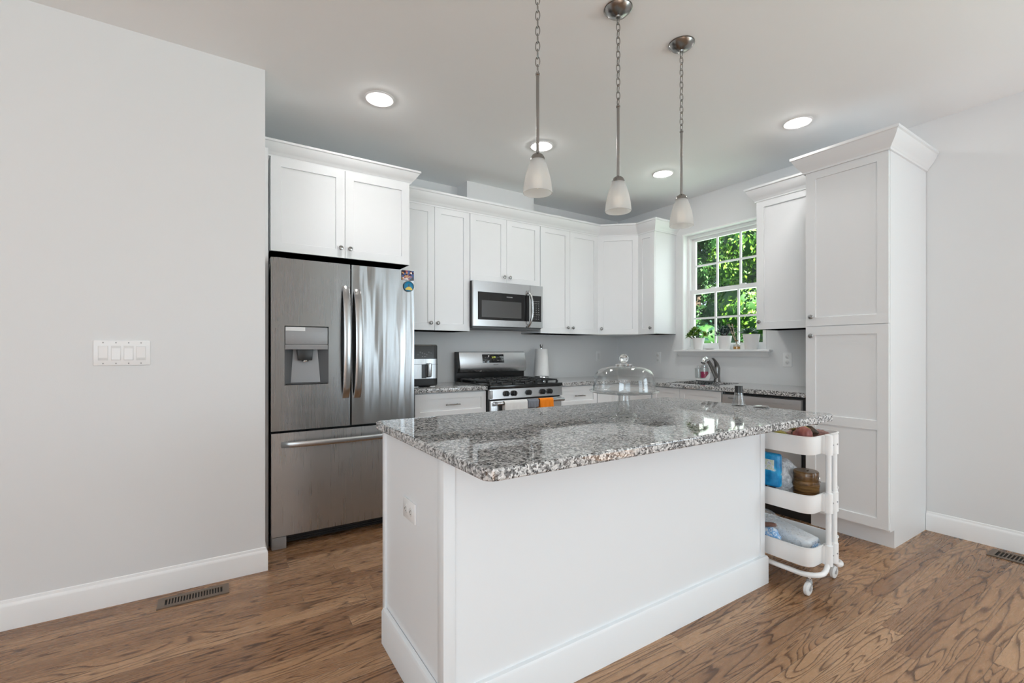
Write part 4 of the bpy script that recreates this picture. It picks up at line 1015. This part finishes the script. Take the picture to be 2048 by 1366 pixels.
for k in range(14): leaf(fm, (-.01, -.045, .14), (rnd.uniform(-1, 1), rnd.uniform(-1, .6), rnd.uniform(.3, 1)), .03, .008, .005, .6)
fm.build('foliage', 'succ_grey', t, ang=60)
# diffuser
df = thing('reed_diffuser', 'small glass reed diffuser with orange oil on the window sill', 'diffuser', (-.015, -1.478, SZ))
MB().lathe([(0, 0), (.030, 0), (.031, .003), (.031, .042), (.026, .050), (.012, .056), (.010, .075), (.008, .075), (.010, .054), (.026, .047), (.029, .040), (.029, .004), (0, .003)], (0, 0, 0), 28).build('bottle', 'bottle', df)
MB().lathe([(0, .004), (.0285, .004), (.0285, .026), (0, .026)], (0, 0, 0), 28).build('orange_oil', 'amber', df)
MB().lathe([(.0085, .074), (.0135, .074), (.0135, .084), (.0085, .084)], (0, 0, 0), 20, close=True).build('collar', 'walnut', df)
for k, (dx, dy) in enumerate(((.01, .05), (-.02, .065), (.0, .075), (.02, .06), (-.01, .04), (-.005, .085))):
    MB().tube([(-dx * .15, -dy * .15, .02), (dx, dy, .235)], .0016, 6).build('reed', 'wood_stick', df)
o = MB().lathe([(0, 0), (.030, 0), (.048, .012), (.046, .013), (.029, .003), (0, .003)], (0, 0, 0), 28).build('saucer', 'pot'); o.location = (-.012, -1.205, SZ)
tag(o, 'shallow white saucer on the sill between the left and middle pots', 'saucer')

# ------------------------------------------------------------------ on the island
CX, CY = -2.465, -2.425
cs = thing('cake_stand', 'clear glass pedestal cake stand on the island', 'cake stand', (CX, CY, TZ))
MB().lathe([(0, .004), (.028, .007), (.045, .003), (.055, .0), (.057, .004), (.048, .013), (.036, .032), (.028, .058), (.0245, .085), (.024, .0975), (.019, .0975), (.0195, .083), (.024, .054), (.032, .028), (.044, .009), (.050, .004)], (0, 0, 0), 44).build('pedestal', 'dome', cs, ang=60)
MB().lathe([(0, .0985), (.028, .0985), (.10, .101), (.140, .106), (.150, .111), (.152, .115), (.148, .117), (.138, .113), (.10, .1085), (0, .107)], (0, 0, 0), 56).build('plate', 'dome', cs, ang=60)
dm = thing('cake_dome', 'clear glass dome with ball knob covering the cake stand', 'glass dome', (CX, CY, TZ + .1140))
dp_ = [(.137, 0), (.1355, .006), (.134, .03), (.131, .055), (.126, .074), (.114, .090), (.092, .100), (.060, .107), (.034, .111)]
MB().lathe(dp_ + [(r - .0035, z - (.003 if r < .12 else 0)) for r, z in dp_[::-1]], (0, 0, 0), 64, close=True).build('cover', 'dome', dm, ang=60)
MB().lathe([(0, .106), (.032, .108), (.036, .114), (.036, .117), (.014, .119), (.011, .123), (0, .123)], (0, 0, 0), 32).build('knob_collar', 'glass', dm)
MB().ball((0, 0, .1425), .0195, sub=4).build('ball_knob', 'glass', dm)
bt = thing('oil_bottle', 'small clear glass bottle with black cap on the far right of the island', 'bottle', (-1.648, -2.47, TZ))
MB().lathe([(0, 0), (.034, 0), (.036, .003), (.032, .012), (.027, .03), (.0225, .056), (.0205, .068), (.0185, .070), (.020, .055), (.025, .03), (.030, .006), (0, .005)], (0, 0, 0), 28).build('bottle_glass', 'bottle', bt)
MB().lathe([(0, .068), (.0195, .068), (.0195, .104), (.018, .106), (0, .106)], (0, 0, 0), 28).build('cap', 'iron', bt)
o = MB().lathe([(0, .0), (.036, .0), (.038, .003), (.034, .010), (.020, .012), (0, .012)], (0, 0, 0), 28).build('clear_dish', 'bottle'); o.location = (-1.64, -2.585, TZ)
tag(o, 'small flat clear glass dish right of the black-capped bottle', 'dish')

# ------------------------------------------------------------------ rolling cart
KX0, KX1, KY0, KY1 = -1.588, -1.254, -2.795, -2.368
kc = thing('utility_cart', 'white three-tier rolling utility cart at the right end of the island', 'cart', ((KX0 + KX1) / 2, (KY0 + KY1) / 2, 0))
def kob(mb, name, mat_='powder', parent=None, ang=40):
    o = mb.build(name, mat_, parent or kc, ang=ang)
    if not parent: o.matrix_parent_inverse = Matrix.Translation(kc.location).inverted()
    return o
def basket(z0, z1):
    mb = MB(); r = .055; t = .003; bm_ = mb.bm
    def ring(ins, z): return [bm_.verts.new((x, y, z)) for x, y in rrect(KX0 + ins, KX1 - ins, KY0 + ins, KY1 - ins, r - ins, 8)]
    rings = [ring(.003, z0), ring(0, z0 + .004), ring(0, z1 - .006), ring(-.004, z1 - .005), ring(-.0045, z1 - .001), ring(-.002, z1), ring(.002, z1), ring(t, z1 - .004), ring(t, z0 + t + .003), ring(t + .003, z0 + t)]
    for a, b in zip(rings, rings[1:]):
        n = len(a)
        for k in range(n): bm_.faces.new((a[k], b[k], b[(k + 1) % n], a[(k + 1) % n]))
    bm_.faces.new(rings[0][::-1]); bm_.faces.new(rings[-1])
    bmesh.ops.recalc_face_normals(bm_, faces=bm_.faces[:])
    return kob(mb, 'tray')
TR = [(.685, .775), (.400, .490), (.142, .235)]
for a, b in TR: basket(a, b)
PXL, PXR = -1.456, -1.396
def legtube(s, end):
    """one bent tube: floor rail under a long side, bending round to a post at each short end"""
    xs_ = KX0 + .020 if s < 0 else KX1 - .008; xp = PXL if s < 0 else PXR
    yf = KY0 - .022; yb = KY1 + .022
    def corner(y, sgn):
        out = []
        for k in range(7):
            a = pi / 2 * k / 6
            out.append((xs_ + (xp - xs_) * (1 - cos(a)) * .55, y + sgn * .075 * (1 - sin(a)), .098 + .002 * k))
        return out
    P1 = corner(yf, 1)
    tail = [(xp - (xp - xs_) * .25, yf, .118), (xp - (xp - xs_) * .08, yf, .140), (xp, yf, .175), (xp, yf, .30), (xp, yf, .775)]
    front = P1 + tail
    P2 = corner(yb, -1)
    back = P2 + [(a, yb, c) for a, b, c in tail]
    return back[::-1] + front
for s in (-1, 1):
    kob(MB().tube(legtube(s, 0), .0125, 14), 'frame_tube', ang=60)
for (a, b) in TR:
    for y in (KY0 - .022, KY1 + .022):
        mb = MB()
        for xp in (PXL, PXR): mb.lathe([(0, a - .004), (.0185, a - .004), (.0185, b + .001), (.0135, b + .005), (0, b + .004)], (xp, y, 0), 18)
        ys_ = y + (.008 if y < -2.6 else -.008)
        mb.box(PXL - .016, PXR + .016, min(ys_, ys_ + (.016 if y < -2.6 else -.016)), max(ys_, ys_ + (.016 if y < -2.6 else -.016)), a, b - .002, bev=.002)
        o = kob(mb, 'post_clamp')
        if y < -2.6:
            MB().cyl((PXR - .006, y - .0155, (a + b) / 2), .004, .003, 'y', 12).cyl((PXL + .010, y - .0150, (a + b) / 2), .004, .003, 'y', 12).build('bolt', 'midgrey', o)
def caster(x, y, dx):
    t = MB().lathe([(0, .066), (.013, .066), (.013, .074), (.008, .076), (.006, .092), (0, .092)], (x, y, 0), 18)
    o = kob(t, 'caster', 'chrome')
    MB().tube([(x, y, .068), (x + dx * .3, y - .004, .060), (x + dx, y - .006, .035)], [.012, .014, .012], 12).build('caster_fork', 'midgrey', o)
    MB().lathe([(0, -.010), (.026, -.010), (.0315, -.007), (.033, 0), (.0315, .007), (.026, .010), (0, .010)], (x + dx, y - .006, .0335), 28, 'y').build('wheel', 'offwhite', o)
    MB().lathe([(0, -.012), (.010, -.012), (.010, .012), (0, .012)], (x + dx, y - .006, .0335), 16, 'y').build('hub', 'midgrey', o)
caster(KX0 + .054, KY0 + .030, -.028); caster(KX1 + .018, KY0 + .040, -.026); caster(KX0 + .060, KY1 - .002, -.028); caster(KX1 - .030, KY1, -.02)

# cart contents, top tray
def blob(name, label, cat, c, r, sc, mt, rot=(0, 0, 0), group=None, nz=.0, sub=4):
    mb = MB(); mb.ball((0, 0, 0), r, sc, sub)
    if nz:
        rnd = random.Random(label)
        from mathutils import noise
        for v in mb.bm.verts: v.co += v.co.normalized() * nz * noise.noise(v.co * 14 + Vector((rnd.random() * 9, 0, 0)))
    o = mb.build(name, mt, ang=80); o.location = c; o.rotation_euler = rot
    return tag(o, label, cat, group)
z0 = TR[0][0] + .004
blob('mango', 'large reddish mango standing up in the top tray of the cart', 'mango', (-1.492, -2.715, z0 + .062), .046, (.92, 1, 1.32), 'mango', (.2, -.1, 0), nz=.006)
bn = MB(); bn.tube([(-1.50, -2.42, z0 + .07), (-1.485, -2.50, z0 + .098), (-1.47, -2.58, z0 + .112), (-1.455, -2.65, z0 + .112), (-1.44, -2.70, z0 + .103), (-1.435, -2.725, z0 + .098)], [.010, .020, .022, .021, .015, .006], 10)
o = bn.build('banana', 'banana', ang=80); tag(o, 'yellow green banana lying behind the mango in the top tray', 'banana')
bn = MB(); bn.tube([(-1.555, -2.42, z0 + .055), (-1.545, -2.50, z0 + .075), (-1.535, -2.58, z0 + .080), (-1.53, -2.64, z0 + .070), (-1.525, -2.69, z0 + .050)], [.010, .020, .022, .019, .006], 10)
o = bn.build('banana', 'banana', ang=80); tag(o, 'green spotted banana at the left edge of the top tray', 'banana')
bn = MB(); bn.tube([(-1.40, -2.62, z0 + .06), (-1.385, -2.66, z0 + .085), (-1.375, -2.70, z0 + .090), (-1.375, -2.735, z0 + .078)], [.012, .024, .022, .008], 10)
bn.tube([(-1.40, -2.62, z0 + .075), (-1.40, -2.66, z0 + .105), (-1.375, -2.70, z0 + .122), (-1.36, -2.725, z0 + .128)], [.004, .006, .006, .009], 8)
o = bn.build('banana', 'darkfruit', ang=80); tag(o, 'blackened overripe banana right of the mango', 'banana')
blob('sweet_potato', 'pinkish sweet potato at the right front corner of the top tray', 'sweet potato', (-1.318, -2.728, z0 + .060), .032, (.85, 1.3, .9), 'yam', (.15, .1, .2), nz=.008)
blob('sweet_potato', 'pinkish sweet potato lying at the back right of the top tray', 'sweet potato', (-1.312, -2.60, z0 + .038), .034, (.9, 1.6, .9), 'yam', (0, 0, .1), nz=.008)
o = MB().box(KX0 + .012, KX1 - .012, KY0 + .05, KY1 - .05, z0, z0 + .003).build('tray_liner', 'cardboard'); tag(o, 'brown paper liner on the bottom of the top tray', 'liner')
# middle tray
z0 = TR[1][0] + .004
bx, by = -1.392, -2.685
br = thing('wooden_canister', 'round lidded brown wooden canister in the middle tray', 'canister', (bx, by, z0))
MB().lathe([(0, 0), (.056, 0), (.057, .004), (.0595, .055), (.060, .095), (.058, .114), (.056, .115), (0, .115)], (0, 0, 0), 40).build('barrel', 'walnut', br)
MB().lathe([(0, .1155), (.0565, .1155), (.0575, .119), (.0575, .158), (.054, .163), (0, .165)], (0, 0, 0), 40).build('lid', 'walnut', br)
MB().lathe([(.0595, .086), (.0615, .088), (.0615, .096), (.0595, .098), (.057, .092)], (0, 0, 0), 40, close=True).build('hoop', 'walnut', br)
MB().tube([(.012, -.0585, .136), (.008, -.0615, .122), (.020, -.0605, .110), (.034, -.0515, .111), (.042, -.0435, .122)], .0018, 8).build('bail_wire', 'chrome', br)
MB().box(-.008, .008, -.0015, .0015, -.002, .002).build('lid_mark', 'darkfruit', br).location = (-.004, -.01, .1655)
pb = MB(); pb.ball((0, 0, 0), .118, (1.05, .95, .98), 4)
from mathutils import noise as mnoise
for v in pb.bm.verts:
    n_ = v.co.normalized(); v.co += n_ * (.022 * mnoise.noise(v.co * 9) + .012 * mnoise.noise(v.co * 26))
    v.co.z = max(v.co.z, -.098)
    v.co.x = max(-.115, min(.125, v.co.x)); v.co.y = max(v.co.y, -.075 if v.co.x > -.045 else -.2)
o = pb.build('plastic_bag', 'bag', ang=25); o.location = (-1.402, -2.545, z0 + .099); tag(o, 'crumpled translucent plastic bag behind the wooden canister', 'bag')
pk = thing('snack_pack', 'bright blue printed snack pack in the middle tray', 'snack pack', (-1.552, -2.560, z0 + .085))
MB().box(-.020, .020, -.078, .065, 0, .172, bev=.012, seg=3).build('pouch', 'bluepack', pk); MB().box(-.0215, -.0195, -.055, .03, .085, .140).build('printed_panel', 'packart', pk)
for k, y in enumerate((-2.505, -2.55, -2.595)):
    o = MB().lathe([(0, 0), (.020, 0), (.021, .003), (.021, .062), (.017, .068), (.018, .080), (0, .081)], (0, 0, 0), 20).build('spice_jar', 'spice'); o.location = (-1.555, y, z0)
    tag(o, ('small dark spice jar under the blue snack pack, farthest back', 'small dark spice jar under the blue snack pack, middle of three', 'small dark spice jar under the blue snack pack, nearest the plastic bag')[k], 'jar', 'dark jars in the middle tray')
# bottom tray
z0 = TR[2][0] + .004
tw = thing('paper_towel_pack', 'film-wrapped pack of white paper napkins in the bottom tray', 'napkin pack', (-1.43, -2.610, z0 + .068), 0)
MB().prism(rrect(-.055, .055, -.135, .125, .02), 'z', -.03, .045, bev=.018).build('napkins', 'towelpack', tw)
fmb = MB(); fmb.ball((0, 0, 0), .1, (.72, 1.65, .62), 4)
for v in fmb.bm.verts:
    v.co += v.co.normalized() * (.008 * mnoise.noise(v.co * 14) + .003 * mnoise.noise(v.co * 40)); v.co.z = max(v.co.z, -.045)
    if v.co.y > .06: v.co.z += (v.co.y - .06) * .6
fmb.build('clear_film', 'film', tw, ang=20)
e = MB(); e.ball((0, -.148, -.002), .036, (1.25, .62, .95), 3)
for v in e.bm.verts: v.co += Vector((0, 0, 1)) * .008 * mnoise.noise(v.co * 40)
e.build('blue_end_wrap', 'blueprint', tw, ang=15)
tw.rotation_euler = (R(9), 0, R(-4))
b2 = MB(); b2.ball((0, 0, 0), .05, (.62, .95, .85), 3)
for v in b2.bm.verts: v.co += v.co.normalized() * .012 * mnoise.noise(v.co * 30)
o = b2.build('blue_wrapper', 'blueprint', ang=15); o.location = (-1.548, -2.590, z0 + .085); tag(o, 'crinkled blue and white wrapper at the left of the bottom tray', 'wrapper')
o = MB().tube([(-1.562, -2.50, z0 + .122), (-1.556, -2.55, z0 + .130), (-1.55, -2.59, z0 + .140), (-1.548, -2.612, z0 + .143)], [.010, .012, .012, .008], 12).build('brown_stick', 'wiener', ang=60); tag(o, 'brown rounded stick lying on the blue wrapper', 'stick')

# ------------------------------------------------------------------ outdoors beyond the window
struct(MB().box(.2, 40, -25, 30, -.9, -.8).build('ground', 'grass'), 'dark lawn beyond the window')
def tree(label, x, y, base, htop, rad, mt, seed, n=5200, ls=.085):
    t = thing('tree', label, 'tree', (x, y, base), 0, 'trees beyond the window'); rnd = random.Random(seed)
    MB().tube([(0, 0, 0), (.05, .02, htop * .25), (-.03, .05, htop * .5), (.02, 0, htop * .8)], [.14, .11, .08, .03], 10).build('trunk', 'bark', t)
    vs, fs = [], []; hh = htop
    puffs = [(rnd.uniform(-.62, .62) * rad, rnd.uniform(-.62, .62) * rad, hh * rnd.uniform(.12, .92), rad * rnd.uniform(.30, .52)) for _ in range(22)]
    for k in range(n):
        px, py, pz, pr = puffs[rnd.randrange(len(puffs))]
        d = Vector((rnd.gauss(0, 1), rnd.gauss(0, 1), rnd.gauss(0, 1) * .8)).normalized(); q = Vector((px, py, pz)) + d * pr * rnd.uniform(.72, 1.04)
        nrm = (d + Vector((rnd.uniform(-.7, .7), rnd.uniform(-.7, .7), rnd.uniform(-.2, .9)))).normalized()
        u = nrm.cross(Vector((rnd.uniform(-1, 1), rnd.uniform(-1, 1), .3))).normalized(); v = nrm.cross(u); s_ = ls * rnd.uniform(.6, 1.25)
        i = len(vs); vs += [q - u * s_, q - v * s_ * .55 + nrm * s_ * .12, q + u * s_, q + v * s_ * .55 + nrm * s_ * .12]; fs.append((i, i + 1, i + 2, i + 3))
    me = bpy.data.meshes.new('foliage'); me.from_pydata([tuple(a) for a in vs], [], fs); me.materials.append(M_[mt])
    o = bpy.data.objects.new('foliage', me); COL.objects.link(o); o.parent = t
    mb = MB()
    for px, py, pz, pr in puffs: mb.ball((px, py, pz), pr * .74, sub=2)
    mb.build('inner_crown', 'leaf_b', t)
    return t
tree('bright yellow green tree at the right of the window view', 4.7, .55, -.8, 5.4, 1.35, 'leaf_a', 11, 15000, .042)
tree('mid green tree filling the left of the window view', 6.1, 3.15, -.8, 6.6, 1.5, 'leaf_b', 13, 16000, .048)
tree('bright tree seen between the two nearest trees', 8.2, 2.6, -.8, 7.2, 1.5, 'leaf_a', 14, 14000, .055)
tree('deep green tree far behind the left tree', 10.0, 5.9, -.8, 8.6, 2.2, 'leaf_b', 15, 6000, .12)
tree('low bluish shrub tree beneath the left tree', 3.9, 1.75, -.8, 2.5, .7, 'leaf_c', 16, 3000, .05)
